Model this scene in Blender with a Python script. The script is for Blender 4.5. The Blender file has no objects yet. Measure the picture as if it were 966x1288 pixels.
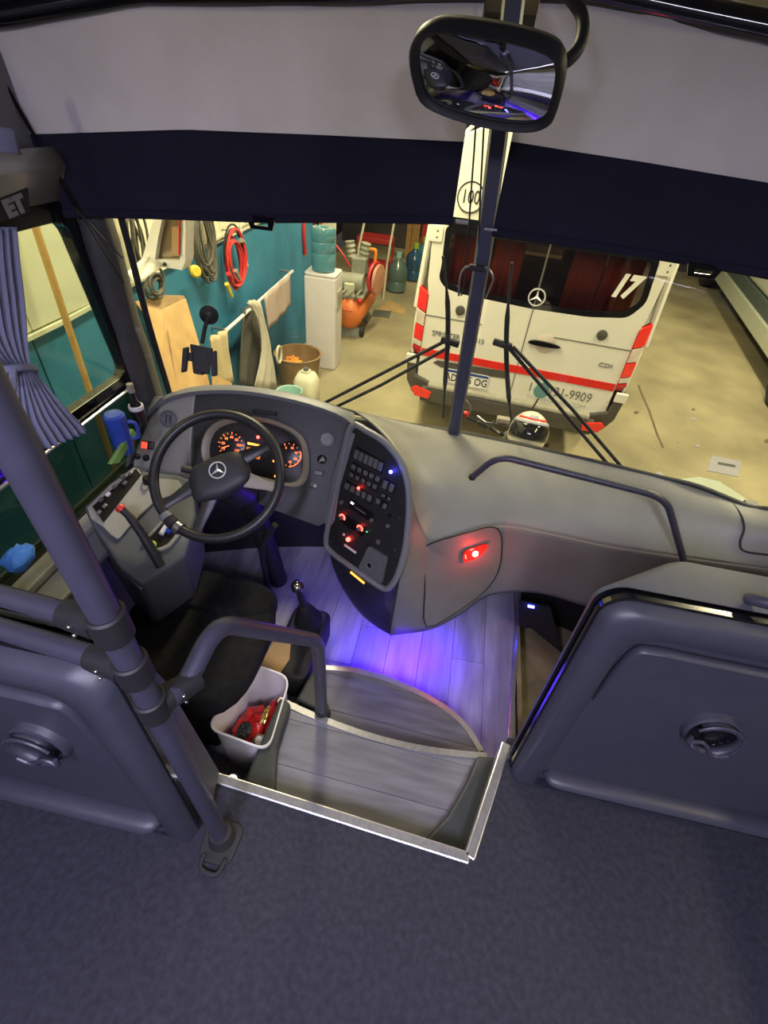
import bpy, bmesh, math, random
from mathutils import Vector as V, Matrix as M
from mathutils.bvhtree import BVHTree
random.seed(7)
S = bpy.context.scene
C = S.collection
R_ = math.radians
# ------------------------------------------------------------------ camera
# bus frame: X to the right, Y towards the windshield, Z up, Z=0 on the passenger carpet, garage ground at Z=-1.1
FPX = 600.0
PITCH, ROLL, YAW = R_(41), R_(6), R_(-7)
CAM = V((0, 0, 1.55))
_cp, _sp, _cy, _sy = math.cos(PITCH), math.sin(PITCH), math.cos(YAW), math.sin(YAW)
FW = V((_sy*_cp, _cy*_cp, -_sp))
_rt = V((_cy, -_sy, 0)); _up = _rt.cross(FW)
RT = _rt*math.cos(ROLL) + _up*math.sin(ROLL)
UP = _up*math.cos(ROLL) - _rt*math.sin(ROLL)
cd = bpy.data.cameras.new('camera'); cam = bpy.data.objects.new('camera', cd); C.objects.link(cam)
cam.matrix_world = M(((RT.x, UP.x, -FW.x, CAM.x), (RT.y, UP.y, -FW.y, CAM.y), (RT.z, UP.z, -FW.z, CAM.z), (0, 0, 0, 1)))
cd.sensor_fit = 'HORIZONTAL'; cd.sensor_width = 36; cd.lens = FPX/966*36; cd.clip_start = .02; cd.clip_end = 100
S.camera = cam
# ------------------------------------------------------------------ world, lights, exposure
w = bpy.data.worlds.new('garage_air'); S.world = w; w.use_nodes = True
w.node_tree.nodes['Background'].inputs[0].default_value = (1, .9, .68, 1)
w.node_tree.nodes['Background'].inputs[1].default_value = .05
S.view_settings.view_transform = 'Standard'; S.view_settings.look = 'None'
S.view_settings.exposure = 0.0; S.view_settings.gamma = 1; S.view_settings.use_curve_mapping = False
def area(name, loc, size, energy, col, rot=(0, 0, 0)):
    l = bpy.data.lights.new(name, 'AREA'); l.shape = 'RECTANGLE'; l.size, l.size_y = size; l.energy = energy; l.color = col
    o = bpy.data.objects.new(name, l); C.objects.link(o); o.location = loc; o.rotation_euler = rot; return o
WARM = (1, .86, .52)
# ceiling tubes of the garage (housings built with the garage); the last is added to brighten the entrance
GTUBES = [(-.9, 3.4, 2.45), (-.9, 6.6, 2.45), (2.6, 3.6, 2.45), (3.0, 7.2, 2.45), (1.2, 10, 2.45), (-1.75, .6, 2.45), (2.5, .9, 2.45)]
for i, p in enumerate(GTUBES):
    area('garage_tube_light', p, (.25, 1.5), [130, 105, 128, 120, 100, 64, 60][i], WARM)
# two cabin lamps in the bus ceiling, behind the standing place
area('cabin_lamp_light', (.32, -.75, 1.93), (.18, .7), 40, (.84, .84, 1.0))
area('cabin_lamp_light', (-.45, -.75, 1.93), (.18, .7), 34, (.76, .70, 1.0))

# ------------------------------------------------------------------ pixel helpers: real planes, real depths
def ray(px, py): return FW + RT*((px-483)/FPX) - UP*((py-644)/FPX)
def ax(px, py, v): d = ray(px, py); return CAM + d*((v-CAM.x)/d.x)
def ay(px, py, v): d = ray(px, py); return CAM + d*((v-CAM.y)/d.y)
def az(px, py, v): d = ray(px, py); return CAM + d*((v-CAM.z)/d.z)
def apl(px, py, p0, n): d = ray(px, py); return CAM + d*(((p0-CAM).dot(n))/d.dot(n))
def wsy(x, z, off=0): return 1.9 - .3*(min(abs(x-.05), 1.3)/1.25)**2 + off - .1*(z-.45)
def aws(px, py, off=0):
    d = ray(px, py); lo, hi = .3, 6
    for _ in range(50):
        t = (lo+hi)/2; P = CAM + d*t
        if P.y < wsy(P.x, P.z, off): lo = t
        else: hi = t
    return P
# ------------------------------------------------------------------ materials
MATS = {}
def mat(name, col, rough=.6, metal=0, var=.12, scale=12, bump=0, emit=0, ecol=None, coat=0, spec=.5, bscale=None, trans=0, sub=None):
    if name in MATS: return MATS[name]
    m = bpy.data.materials.new(name); m.use_nodes = True; nt = m.node_tree; b = nt.nodes['Principled BSDF']
    tc = nt.nodes.new('ShaderNodeTexCoord'); n = nt.nodes.new('ShaderNodeTexNoise')
    n.inputs['Scale'].default_value = scale; n.inputs['Detail'].default_value = 5
    nt.links.new(tc.outputs['Object'], n.inputs['Vector'])
    r = nt.nodes.new('ShaderNodeValToRGB')
    c = list(col)
    r.color_ramp.elements[0].position = .3; r.color_ramp.elements[1].position = .7
    r.color_ramp.elements[0].color = [max(0, x*(1-var)) for x in c] + [1]
    r.color_ramp.elements[1].color = [min(1, x*(1+var)) for x in c] + [1]
    nt.links.new(n.outputs['Fac'], r.inputs['Fac']); nt.links.new(r.outputs['Color'], b.inputs['Base Color'])
    b.inputs['Roughness'].default_value = rough; b.inputs['Metallic'].default_value = metal
    b.inputs['Specular IOR Level'].default_value = spec
    b.inputs['Coat Weight'].default_value = coat; b.inputs['Transmission Weight'].default_value = trans
    if bump:
        n2 = nt.nodes.new('ShaderNodeTexNoise'); n2.inputs['Scale'].default_value = bscale or scale*10; n2.inputs['Detail'].default_value = 3
        nt.links.new(tc.outputs['Object'], n2.inputs['Vector'])
        bp = nt.nodes.new('ShaderNodeBump'); bp.inputs['Strength'].default_value = bump; bp.inputs['Distance'].default_value = .004
        nt.links.new(n2.outputs['Fac'], bp.inputs['Height']); nt.links.new(bp.outputs['Normal'], b.inputs['Normal'])
    if emit:
        b.inputs['Emission Color'].default_value = list(ecol or col) + [1]; b.inputs['Emission Strength'].default_value = emit
    MATS[name] = m; return m
def mat_grain(name, c1, c2, rough=.45, sx=3, sy=40):
    m = bpy.data.materials.new(name); m.use_nodes = True; nt = m.node_tree; b = nt.nodes['Principled BSDF']
    tc = nt.nodes.new('ShaderNodeTexCoord'); mp = nt.nodes.new('ShaderNodeMapping'); mp.inputs['Scale'].default_value = (sx, sy, sx)
    n = nt.nodes.new('ShaderNodeTexNoise'); n.inputs['Scale'].default_value = 1; n.inputs['Detail'].default_value = 6
    oi = nt.nodes.new('ShaderNodeObjectInfo'); r = nt.nodes.new('ShaderNodeValToRGB')
    ad = nt.nodes.new('ShaderNodeMath'); ad.operation = 'MULTIPLY_ADD'; ad.inputs[1].default_value = .25
    nt.links.new(tc.outputs['Object'], mp.inputs['Vector']); nt.links.new(mp.outputs['Vector'], n.inputs['Vector'])
    nt.links.new(oi.outputs['Random'], ad.inputs[0]); nt.links.new(n.outputs['Fac'], ad.inputs[2])
    nt.links.new(ad.outputs[0], r.inputs['Fac'])
    r.color_ramp.elements[0].position = .35; r.color_ramp.elements[1].position = .85
    r.color_ramp.elements[0].color = list(c1)+[1]; r.color_ramp.elements[1].color = list(c2)+[1]
    nt.links.new(r.outputs['Color'], b.inputs['Base Color']); b.inputs['Roughness'].default_value = rough
    MATS[name] = m; return m
def mat_glass(name, tint=(1, 1, 1), refl=.06, rough=0.0):
    m = bpy.data.materials.new(name); m.use_nodes = True; nt = m.node_tree; nt.nodes.remove(nt.nodes['Principled BSDF'])
    t = nt.nodes.new('ShaderNodeBsdfTransparent'); t.inputs[0].default_value = list(tint)+[1]
    g = nt.nodes.new('ShaderNodeBsdfGlossy'); g.inputs['Roughness'].default_value = rough
    mx = nt.nodes.new('ShaderNodeMixShader'); lw = nt.nodes.new('ShaderNodeLayerWeight'); lw.inputs[0].default_value = .12
    mm = nt.nodes.new('ShaderNodeMath'); mm.operation = 'ADD'; mm.inputs[1].default_value = refl; mm.use_clamp = True
    nt.links.new(lw.outputs['Fresnel'], mm.inputs[0]); mm.inputs[1].default_value = refl-.02
    nt.links.new(mm.outputs[0], mx.inputs[0]); nt.links.new(t.outputs[0], mx.inputs[1]); nt.links.new(g.outputs[0], mx.inputs[2])
    nt.links.new(mx.outputs[0], nt.nodes['Material Output'].inputs[0]); MATS[name] = m; return m
def mat_cloth(name, col, transl=.25, bump=.25, rough=.9):
    m = mat(name, col, rough, 0, .08, 6, bump, bscale=400, spec=.15); nt = m.node_tree; b = nt.nodes['Principled BSDF']
    t = nt.nodes.new('ShaderNodeBsdfTranslucent'); t.inputs[0].default_value = list(col)+[1]
    mx = nt.nodes.new('ShaderNodeMixShader'); mx.inputs[0].default_value = transl
    nt.links.new(b.outputs[0], mx.inputs[1]); nt.links.new(t.outputs[0], mx.inputs[2]); nt.links.new(mx.outputs[0], nt.nodes['Material Output'].inputs[0]); return m
# ------------------------------------------------------------------ geometry: every builder returns (verts, faces)
def box(c, s):
    x, y, z = c; a, b, d = s[0]/2, s[1]/2, s[2]/2
    v = [V((x+i*a, y+j*b, z+k*d)) for i in (-1, 1) for j in (-1, 1) for k in (-1, 1)]
    return v, [(0, 1, 3, 2), (4, 6, 7, 5), (0, 4, 5, 1), (2, 3, 7, 6), (0, 2, 6, 4), (1, 5, 7, 3)]
def obox(c, ex, ey, ez, s):
    v, f = box((0, 0, 0), s); return [c + ex*p.x + ey*p.y + ez*p.z for p in v], f
def prism(pts, vec):
    pts = [V(p) for p in pts]; vec = V(vec); n = len(pts)
    return pts + [p+vec for p in pts], [tuple(range(n)), tuple(range(2*n-1, n-1, -1))] + [(i, i+n, (i+1) % n + n, (i+1) % n) for i in range(n)]
def cap(v, f): return v, f
def crom(pts, k=6, closed=False):
    pts = [V(p) for p in pts]; n = len(pts); out = []
    for i in range(n if closed else n-1):
        if closed: p0, p1, p2, p3 = pts[i-1], pts[i], pts[(i+1) % n], pts[(i+2) % n]
        else: p0, p1, p2, p3 = pts[max(i-1, 0)], pts[i], pts[i+1], pts[min(i+2, n-1)]
        for j in range(k):
            t = j/k; out.append(.5*((2*p1)+(p2-p0)*t+(2*p0-5*p1+4*p2-p3)*t*t+(3*p1-p0-3*p2+p3)*t**3))
    if not closed: out.append(pts[-1])
    return out
def fillet(pts, r, k=5, closed=False):
    pts = [V(p) for p in pts]; n = len(pts); out = []
    for i, p in enumerate(pts):
        if not closed and i in (0, n-1): out.append(p); continue
        a, b = pts[i-1], pts[(i+1) % n]; da, db = a-p, b-p
        rr = (r[i] if isinstance(r, (list, tuple)) else r); rr = min(rr, da.length*.48, db.length*.48)
        if rr < 1e-5: out.append(p); continue
        s, e = p+da.normalized()*rr, p+db.normalized()*rr
        for j in range(k+1):
            t = j/k; out.append(s*(1-t)**2+p*2*t*(1-t)+e*t*t)
    return out
def tube(path, r, n=10, closed=False, flat=1.0, ref=None):
    path = [V(p) for p in path]; m = len(path); vs, fs = [], []
    rs = r if isinstance(r, (list, tuple)) else [r]*m
    tg = [(path[(i+1) % m]-path[i-1]) if closed else (path[min(i+1, m-1)]-path[max(i-1, 0)]) for i in range(m)]
    tg = [t.normalized() if t.length > 1e-9 else V((0, 0, 1)) for t in tg]
    nrm = V(ref) if ref else (V((0, 0, 1)) if abs(tg[0].z) < .9 else V((1, 0, 0)))
    for i in range(m):
        if ref: nrm = V(ref)
        nrm = (nrm - tg[i]*nrm.dot(tg[i])).normalized(); bi = tg[i].cross(nrm)
        for j in range(n):
            a = 2*math.pi*j/n; vs.append(path[i] + (nrm*math.cos(a)*flat + bi*math.sin(a))*rs[i])
    for i in range(m if closed else m-1):
        for j in range(n):
            a, b = i*n+j, i*n+(j+1) % n; c, d = ((i+1) % m)*n+(j+1) % n, ((i+1) % m)*n+j
            fs.append((a, b, c, d))
    if not closed: fs += [tuple(range(n-1, -1, -1)), tuple(range((m-1)*n, m*n))]
    return vs, fs
def basis(n):
    n = V(n).normalized(); a = V((0, 0, 1)) if abs(n.z) < .95 else V((0, 1, 0))
    ex = a.cross(n).normalized(); return ex, n.cross(ex), n
def lathe(prof, o, axis=(0, 0, 1), n=24, sq=None):
    ex, ey, ez = basis(axis); o = V(o); vs, fs = [], []
    for r, h in prof:
        for j in range(n):
            a = 2*math.pi*j/n; c, s = math.cos(a), math.sin(a)
            if sq: k = (abs(c)**sq+abs(s)**sq)**(-1/sq); c, s = c*k, s*k
            vs.append(o + ex*r*c + ey*r*s + ez*h)
    m = len(prof)
    for i in range(m-1):
        for j in range(n): fs.append((i*n+j, i*n+(j+1) % n, (i+1)*n+(j+1) % n, (i+1)*n+j))
    if prof[0][0] > 1e-6: fs.append(tuple(range(n-1, -1, -1)))
    if prof[-1][0] > 1e-6: fs.append(tuple(range((m-1)*n, m*n)))
    return vs, fs
def ball(c, r, n=14, m=9, ex=V((1, 0, 0)), ey=V((0, 1, 0)), ez=V((0, 0, 1))):
    r = r if isinstance(r, (tuple, list)) else (r, r, r); c = V(c); vs = [c-ez*r[2]]; fs = []
    for i in range(1, m):
        t = -math.pi/2+math.pi*i/m
        for j in range(n):
            a = 2*math.pi*j/n; vs.append(c+ex*r[0]*math.cos(t)*math.cos(a)+ey*r[1]*math.cos(t)*math.sin(a)+ez*r[2]*math.sin(t))
    vs.append(c+ez*r[2]); L = len(vs)-1
    for j in range(n): fs += [(0, 1+(j+1) % n, 1+j), (L, L-n+j, L-n+(j+1) % n)]
    for i in range(m-2):
        for j in range(n): fs.append((1+i*n+j, 1+i*n+(j+1) % n, 1+(i+1)*n+(j+1) % n, 1+(i+1)*n+j))
    return vs, fs
def grid(rows, closed=False):
    n = len(rows[0]); vs = [V(p) for r in rows for p in r]; fs = []
    for i in range(len(rows)-1):
        for j in range(n if closed else n-1): fs.append((i*n+j, i*n+(j+1) % n, (i+1)*n+(j+1) % n, (i+1)*n+j))
    return vs, fs
def sgrid(rows, k=5):
    rows = [crom(r, k) for r in rows]; cols = [crom([r[j] for r in rows], k) for j in range(len(rows[0]))]
    return grid([[c[i] for c in cols] for i in range(len(cols[0]))])
def join(*gs):
    vs, fs = [], []
    for v, f in gs:
        o = len(vs); vs += v; fs += [tuple(i+o for i in q) for q in f]
    return vs, fs
def ringprism(outer, inner, vec):
    n = len(outer); vec = V(vec); vs = [V(p) for p in outer]+[V(p) for p in inner]; vs += [p+vec for p in vs]; fs = []
    for i in range(n):
        j = (i+1) % n
        fs += [(i, j, n+j, n+i), (2*n+i, 3*n+i, 3*n+j, 2*n+j), (i, 2*n+i, 2*n+j, j), (n+i, n+j, 3*n+j, 3*n+i)]
    return vs, fs
def clip(poly, p, n):
    out = []; m = len(poly)
    for i in range(m):
        a, b = poly[i], poly[(i+1) % m]; da, db = (a-p).dot(n), (b-p).dot(n)
        if da >= 0: out.append(a)
        if (da >= 0) != (db >= 0): out.append(a+(b-a)*(da/(da-db)))
    return out
def xf(g, m): return [m @ p for p in g[0]], g[1]
# ------------------------------------------------------------------ objects
ORG = {}
def mk(name, g, m, parent=None, smooth=False, bev=0, seg=2, solid=0, sub=0, ang=38, local=None, soff=-1):
    vs, fs = g; me = bpy.data.meshes.new(name)
    if parent is not None: o0 = ORG[parent.name]
    else:
        xs = [p[0] for p in vs]; ys = [p[1] for p in vs]; zs = [p[2] for p in vs]
        o0 = V(((min(xs)+max(xs))/2, (min(ys)+max(ys))/2, min(zs)))
    me.from_pydata([tuple(V(p)-o0) for p in vs], [], fs)
    bm = bmesh.new(); bm.from_mesh(me); bmesh.ops.recalc_face_normals(bm, faces=bm.faces)
    if smooth:
        for f in bm.faces: f.smooth = True
        ca = math.radians(ang)
        for e in bm.edges:
            if len(e.link_faces) == 2 and e.calc_face_angle(0) > ca: e.smooth = False
    bm.to_mesh(me); bm.free()
    me.materials.append(m if not isinstance(m, str) else MATS[m])
    o = bpy.data.objects.new(name, me); C.objects.link(o)
    if parent is not None: o.parent = parent
    else: o.location = o0
    ORG[o.name] = o0
    if sub: s = o.modifiers.new('sub', 'SUBSURF'); s.levels = s.render_levels = sub
    if solid: s = o.modifiers.new('solid', 'SOLIDIFY'); s.thickness = solid; s.offset = soff
    if bev: s = o.modifiers.new('bevel', 'BEVEL'); s.width = bev; s.segments = seg; s.limit_method = 'ANGLE'; s.angle_limit = .6
    return o
def tag(o, label, cat, group=None):
    o['label'] = label; o['category'] = cat
    if group: o['group'] = group
    return o
def st(o): o['kind'] = 'structure'; return o
def thing(name, label, cat, loc, group=None, rotz=None):
    o = bpy.data.objects.new(name, None); C.objects.link(o); o.location = loc; o.empty_display_size = .05
    ORG[o.name] = V(loc) if rotz is None else V((0, 0, 0))
    if rotz is not None: o.rotation_euler = (0, 0, rotz)
    return tag(o, label, cat, group)
def sempty(name, loc):
    o = bpy.data.objects.new(name, None); C.objects.link(o); o.location = loc; o.empty_display_size = .05; ORG[o.name] = V(loc); return st(o)
def dupe(o, off=(0, 0, 0), parent=None):
    c = o.copy(); C.objects.link(c); c.parent = parent if parent is not None else o.parent
    c.location = o.location + V(off); ORG[c.name] = ORG[o.name]; return c
def text(s, size, o, ex, ey, name, m, parent, depth=.002, align='CENTER', shear=0, sx=1.0, bold=0):
    cu = bpy.data.curves.new(name, 'FONT'); cu.body = s; cu.size = size; cu.extrude = depth; cu.align_x = align; cu.align_y = 'CENTER'; cu.shear = shear; cu.offset = bold
    cu.resolution_u = 3
    t = bpy.data.objects.new('tmp', cu); C.objects.link(t); dg = bpy.context.evaluated_depsgraph_get()
    me = t.evaluated_get(dg).to_mesh(); vs = [v.co.copy() for v in me.vertices]; fs = [tuple(p.vertices) for p in me.polygons]
    bpy.data.objects.remove(t); bpy.data.curves.remove(cu)
    ex, ey = V(ex), V(ey); ez = ex.cross(ey); o = V(o)
    return mk(name, ([o+ex*v.x*sx+ey*v.y+ez*v.z for v in vs], fs), m, parent)
# ------------------------------------------------------------------ palette
mat('carpet', (.044, .044, .062), .95, 0, .22, 60, .9, bscale=900, spec=.2)
mat('panel_grey', (.045, .046, .068), .42, 0, .06, 30, .12, bscale=500)
mat('panel_shell', (.08, .084, .105), .5, 0, .06, 30, .15, bscale=500)
mat('gloss_black', (.006, .006, .008), .12, 0, .1, 10, coat=.3)
mat('matte_black', (.012, .012, .014), .6, 0, .15, 30)
mat('rubber', (.016, .016, .018), .75, 0, .2, 40, .2)
mat('dash_grey', (.275, .27, .24), .5, 0, .06, 8, .12, bscale=350)
mat('dash_dark', (.17, .168, .16), .5, 0, .08, 8, .12, bscale=350)
mat('dash_bluegrey', (.17, .178, .19), .45, 0, .06, 12, .1, bscale=350)
mat('fascia_black', (.018, .018, .02), .45, 0, .15, 30, .1)
mat('button_grey', (.10, .10, .102), .5, 0, .1, 30)
mat('tube_grey', (.044, .043, .068), .38, 0, .08, 25, .1, bscale=600)
mat('alu', (.55, .55, .57), .32, .8, .12, 60)
mat('chrome', (.75, .75, .76), .1, 1, .05, 20); mat('badge_silver', (.72, .73, .76), .3, .35, .05, 20)
mat('steel', (.35, .35, .36), .35, .9, .1, 30)
mat('cheek_green', (.032, .038, .041), .5, 0, .12, 25, .2)
mat('seat_cloth', (.016, .016, .018), .95, 0, .3, 40, .8, bscale=500, spec=.2)
mat('white_plastic', (.72, .69, .72), .4, 0, .03, 8)
mat_cloth('shade_light', (.64, .61, .65), .07)
mat_cloth('shade_dark', (.018, .018, .034), .03)
mat_cloth('curtain_blue', (.33, .34, .50), .3)
mat_grain('floor_wood', (.20, .195, .20), (.36, .35, .35), .4, 30, 4)
mat_grain('tread_wood', (.085, .086, .105), (.17, .172, .205), .4, 4, 34)
mat('stair_brown', (.30, .24, .15), .8, 0, .35, 8, .4)
mat('bus_wall', (.16, .16, .17), .6, 0, .08, 14, .1)
mat('ceiling_grey', (.35, .35, .37), .7, 0, .05, 14, .1)
mat('pillar_grey', (.06, .06, .062), .5, 0, .1, 20, .15)
mat('pillar_blue', (.045, .05, .085), .45, 0, .08, 20, .1)
mat('body_silver', (.42, .42, .38), .3, .3, .05, 14)
mat_glass('glass', (.93, .96, .94), .05)
mat_glass('side_glass', (.80, .86, .82), .05)
mat('lamp_white', (.9, .9, 1), .4, 0, .02, 5, emit=5, ecol=(.82, .82, 1))
FZ = -.40
# ------------------------------------------------------------------ carpeted passenger floor with the step cut-out
EL, EC, ER = V((-.462, .461, 0)), V((.282, .42, 0)), V((.372, .718, 0))
fl = [(-1.25, -2.2, 0), (1.3, -2.2, 0), (1.3, .78, 0), (.39, .78, 0), ER, EC, EL, (-1.25, .50, 0)]
st(mk('floor', prism(fl, (0, 0, -.05)), 'carpet'))
def edge_trim(name, a, b, wd=.03, m='alu', z=.006):
    d = (b-a).normalized(); n = V((-d.y, d.x, 0))
    return st(mk(name, prism([a-n*wd*.5+V((0, 0, z)), a+n*wd*.5+V((0, 0, z)), b+n*wd*.5+V((0, 0, z)), b-n*wd*.5+V((0, 0, z))], (0, 0, -.05)), m, bev=.004))
edge_trim('trim_1', EL+V((-.06, .004, 0)), EC); edge_trim('trim_2', EC, ER+V((.012, .04, 0)))
# risers below the carpet edge
st(mk('riser_carpet_edge', join(prism([EL+V((0, 0, -.05)), EC+V((0, 0, -.05)), EC+V((0, -.03, -.05)), EL+V((0, -.03, -.05))], (0, 0, -.35)),
    prism([EC+V((0, 0, -.05)), V((.39, .78, -.05)), V((.43, .78, -.05)), EC+V((.04, -.02, -.05))], (0, 0, -.35))), 'cheek_green'))
def planked(name, poly, z, width, along, m, gap=.0016, th=.012, name2='plank', off=0.0, run=None):
    """a floor surface cut into separate boards; `along` is the board direction"""
    root = sempty(name, (sum(p[0] for p in poly)/len(poly), sum(p[1] for p in poly)/len(poly), z-th))
    along = V(along).normalized(); nn = V((-along.y, along.x, 0)); ps = [V((p[0], p[1], z)) for p in poly]
    lo = min(p.dot(nn) for p in ps); hi = max(p.dot(nn) for p in ps); a = lo-off; i = 0
    while a < hi:
        q = clip(clip(ps, nn*(a+gap), nn), nn*(a+width-gap), -nn)
        if len(q) > 2:
            segs = [q]
            if run:
                l0 = min(p.dot(along) for p in q); l1 = max(p.dot(along) for p in q); cut = l0+(.25+.5*((i*37) % 10)/10)*(l1-l0)
                segs = [clip(q, along*(cut-gap), -along), clip(q, along*(cut+gap), along)]
            for s_ in segs:
                if len(s_) > 2: mk(name2, prism(s_, (0, 0, -th)), m, root, bev=.001, seg=1)
        a += width; i += 1
    return root
# stair treads
A_n = crom([az(*p, -.14) for p in [(352, 878), (400, 900), (470, 925), (540, 941), (612, 949)]], 5)
A_poly = [p for p in A_n] + [V((.372, .70, -.14)), EC, az(320, 994, -.14)]
tA = planked('stair_tread', A_poly, -.14, .15, (1, -.03, 0), 'tread_wood', .0005)
B_n = crom([az(*p, -.27) for p in [(408, 838), (450, 842), (500, 857), (550, 882), (585, 910), (607, 944)]], 5)
B_poly = [p for p in B_n] + [V((.36, .72, -.27)), V((-.36, .72, -.27)), V((-.345, .98, -.27))]
tB = planked('stair_tread', B_poly, -.27, .15, (1, -.03, 0), 'tread_wood', .0005)
def nosing(path, z, parent):
    rows = []
    for p in path: rows.append([V((p.x, p.y, z+.004)), V((p.x, p.y, z-.03))])
    out = []
    for i, p in enumerate(path):
        t = (path[min(i+1, len(path)-1)]-path[max(i-1, 0)]).normalized(); n = V((-t.y, t.x, 0))
        out.append([p-n*.018+V((0, 0, .004)), p+n*.004+V((0, 0, .004)), p+n*.004+V((0, 0, -.03)), p-n*.018+V((0, 0, -.03))])
    return mk('nosing', grid(out, True), 'alu', parent, True)
nosing(A_n, -.14, tA); nosing(B_n, -.27, tB)
def riser(path, z0, z1, parent): mk('riser', grid([[V((p.x, p.y, z0)), V((p.x, p.y, z1))] for p in path]), 'cheek_green', parent, True, solid=.012)
riser(A_n, -.152, -.27, tA); riser(B_n, -.282, FZ, tB)
# cheeks: dark moulded corners beside the treads
def cheek(pts, zt, zb): return mk('cheek', prism([V((p.x, p.y, zt)) for p in pts], (0, 0, zb-zt)), 'cheek_green', tA, bev=.012, seg=3)
cheek([az(*p, -.10) for p in [(306, 984), (346, 1002), (349, 940), (366, 884), (352, 876), (335, 915)]], -.10, -.16)
cheek(crom([az(*p, -.10) for p in [(532, 1057), (590, 1079), (612, 1020), (632, 952)]], 1)[:4]+crom([az(*p, -.10) for p in [(600, 950), (585, 985), (562, 1025)]], 4), -.10, -.16)
cheek([az(*p, -.2) for p in [(372, 880), (404, 897), (407, 862), (411, 838), (396, 836)]], -.2, -.29)
# lower driver floor in vinyl boards, with a sub floor under it
planked('floor_driver_area', [(-1.22, .40), (.515, .40), (.53, 1.9), (-1.22, 1.9)], FZ, .15, (0, 1, 0), 'floor_wood', .0007, run=True)
st(mk('sub_floor', box((-.345, 1.15, FZ-.035), (1.76, 1.5, .04)), 'matte_black'))
edge_trim('trim_3', az(641, 930, FZ), az(653, 745, FZ), .022, 'alu', .008)
# entrance steps to the right of the floor edge
st(mk('entrance_step', box((.76, 1.30, -.66), (.42, 1.1, .10)), 'stair_brown', bev=.006))
st(mk('entrance_step', box((1.12, 1.30, -.88), (.36, 1.1, .10)), 'stair_brown', bev=.006))
st(mk('entrance_riser', box((.545, 1.30, -.56), (.02, 1.1, .3)), 'stair_brown'))
# ------------------------------------------------------------------ bus walls, ceiling
def boxes(*bs): return join(*[box(c, s) for c, s in bs])
st(mk('wall_left', boxes(((-1.26, -.28, -.07), (.05, 3.9, .78)), ((-1.26, -.3, 1.60), (.05, 3.84, .74)), ((-1.26, -1.4, .9), (.05, 1.6, 1.18))), 'bus_wall'))
st(mk('wall_right', boxes(((1.33, -.72, .1), (.05, 3.0, .95)), ((1.33, -.3, 1.74), (.05, 3.84, .46)), ((1.33, 1.72, -.32), (.05, .25, 1.4)), ((1.33, .72, 1.0), (.05, .12, 1.9)), ((1.33, -1.4, 1.0), (.05, 1.6, 1.1))), 'bus_wall'))
st(mk('door_1', boxes(((1.34, 1.22, -.85), (.03, .8, .12)), ((1.34, .84, .35), (.03, .06, 2.4)), ((1.34, 1.58, .35), (.03, .06, 2.4))), 'matte_black'))
st(mk('window_4', box((1.345, 1.21, .35), (.006, .7, 2.3)), 'side_glass'))
st(mk('wall_back', box((.03, -2.22, .85), (2.6, .05, 2.3)), 'bus_wall'))
st(mk('ceiling', box((.03, -.25, 2.0), (2.65, 3.9, .05)), 'ceiling_grey'))
fw = [[V((x, wsy(x, .4)+.03, z)) for z in (-1.0, .43)] for x in [-1.25+.1*i for i in range(27)]]
st(mk('wall_front', grid(fw), 'matte_black', smooth=True, solid=.03))
# windshield: two curved panes either side of the centre post
def pane(name, x0, x1, z0=.42, z1=2.0, n=10):
    rows = [[V((x0+(x1-x0)*i/n, wsy(x0+(x1-x0)*i/n, z), z)) for i in range(n+1)] for z in [z0+(z1-z0)*j/6 for j in range(7)]]
    return st(mk(name, grid(rows), 'glass', smooth=True))
pane('window_2', -1.24, .03); pane('window_3', .07, 1.31)
cp = [aws(*p, -.02) for p in [(570, 547), (590, 430), (608, 320), (626, 177), (645, 10)]]
cp.append(cp[-1]+(cp[-1]-cp[-2])*.9)
rows = []
for p in cp:
    rows.append([p+V((-.028, 0, 0)), p+V((-.02, -.035, 0)), p+V((.02, -.035, 0)), p+V((.028, 0, 0)), p+V((.02, .02, 0)), p+V((-.02, .02, 0))])
st(mk('windshield_post', grid(rows, True), 'pillar_blue', smooth=True, ang=30))
# corner pillars, window rubber
def pillar(pts, rx, m, name='corner_pillar', n=14, flat=.7): return st(mk(name, tube(crom(pts, 4), rx, n, flat=flat, ref=(1, .2, 0)), m, smooth=True))
pb, pt = ay(188, 510, 1.62), ay(118, 270, 1.555)
pillar([pb+(pb-pt)*.25, pb, (pb+pt)/2+V((-.005, 0, 0)), pt, V((pt.x-.03, 1.58, 1.45)), V((pt.x-.06, 1.56, 1.95))], [.092]*4+[.084]*4+[.074]*4+[.068]*9, 'pillar_grey')
pillar([V((1.36, 1.62, .45)), V((1.36, 1.60, 1.1)), V((1.35, 1.55, 1.95))], .06, 'pillar_grey')
gs = [aws(*p, -.01) for p in [(214, 497), (185, 400), (152, 272), (100, 110)]]
st(mk('window_rubber', tube(crom(gs, 4), .011, 8), 'matte_black', smooth=True))
# driver's side window: black frame, upper glass, alloy rail, lower glass, pale sill
XW = -1.225
def inX(yz, x=XW): return [V((x, y, z)) for y, z in yz]
a1, a2 = ax(82, 277, XW), ax(160, 470, XW)
up_in = fillet(inX([(-.5, a1.z), (a1.y, a1.z), (a2.y, a2.z), (-.5, a2.z)]), .05, 5, True)
up_out = fillet(inX([(-.57, a1.z+.07), (a1.y+.04, a1.z+.07), (a2.y+.07, a2.z-.03), (-.57, a2.z-.03)]), .05, 5, True)
fr = st(mk('window_1', ringprism(up_out, up_in, (-.04, 0, 0)), 'gloss_black', bev=.004))
mk('pane', prism(up_in, (-.004, 0, 0)), 'side_glass', fr)
rl = [ax(165, 487, XW+.012), ax(108, 531, XW+.012)]
d = (rl[1]-rl[0]); mk('rail', tube([rl[0]-d*.05, rl[0]+d*8], .006, 6), 'alu', fr, True)
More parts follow.
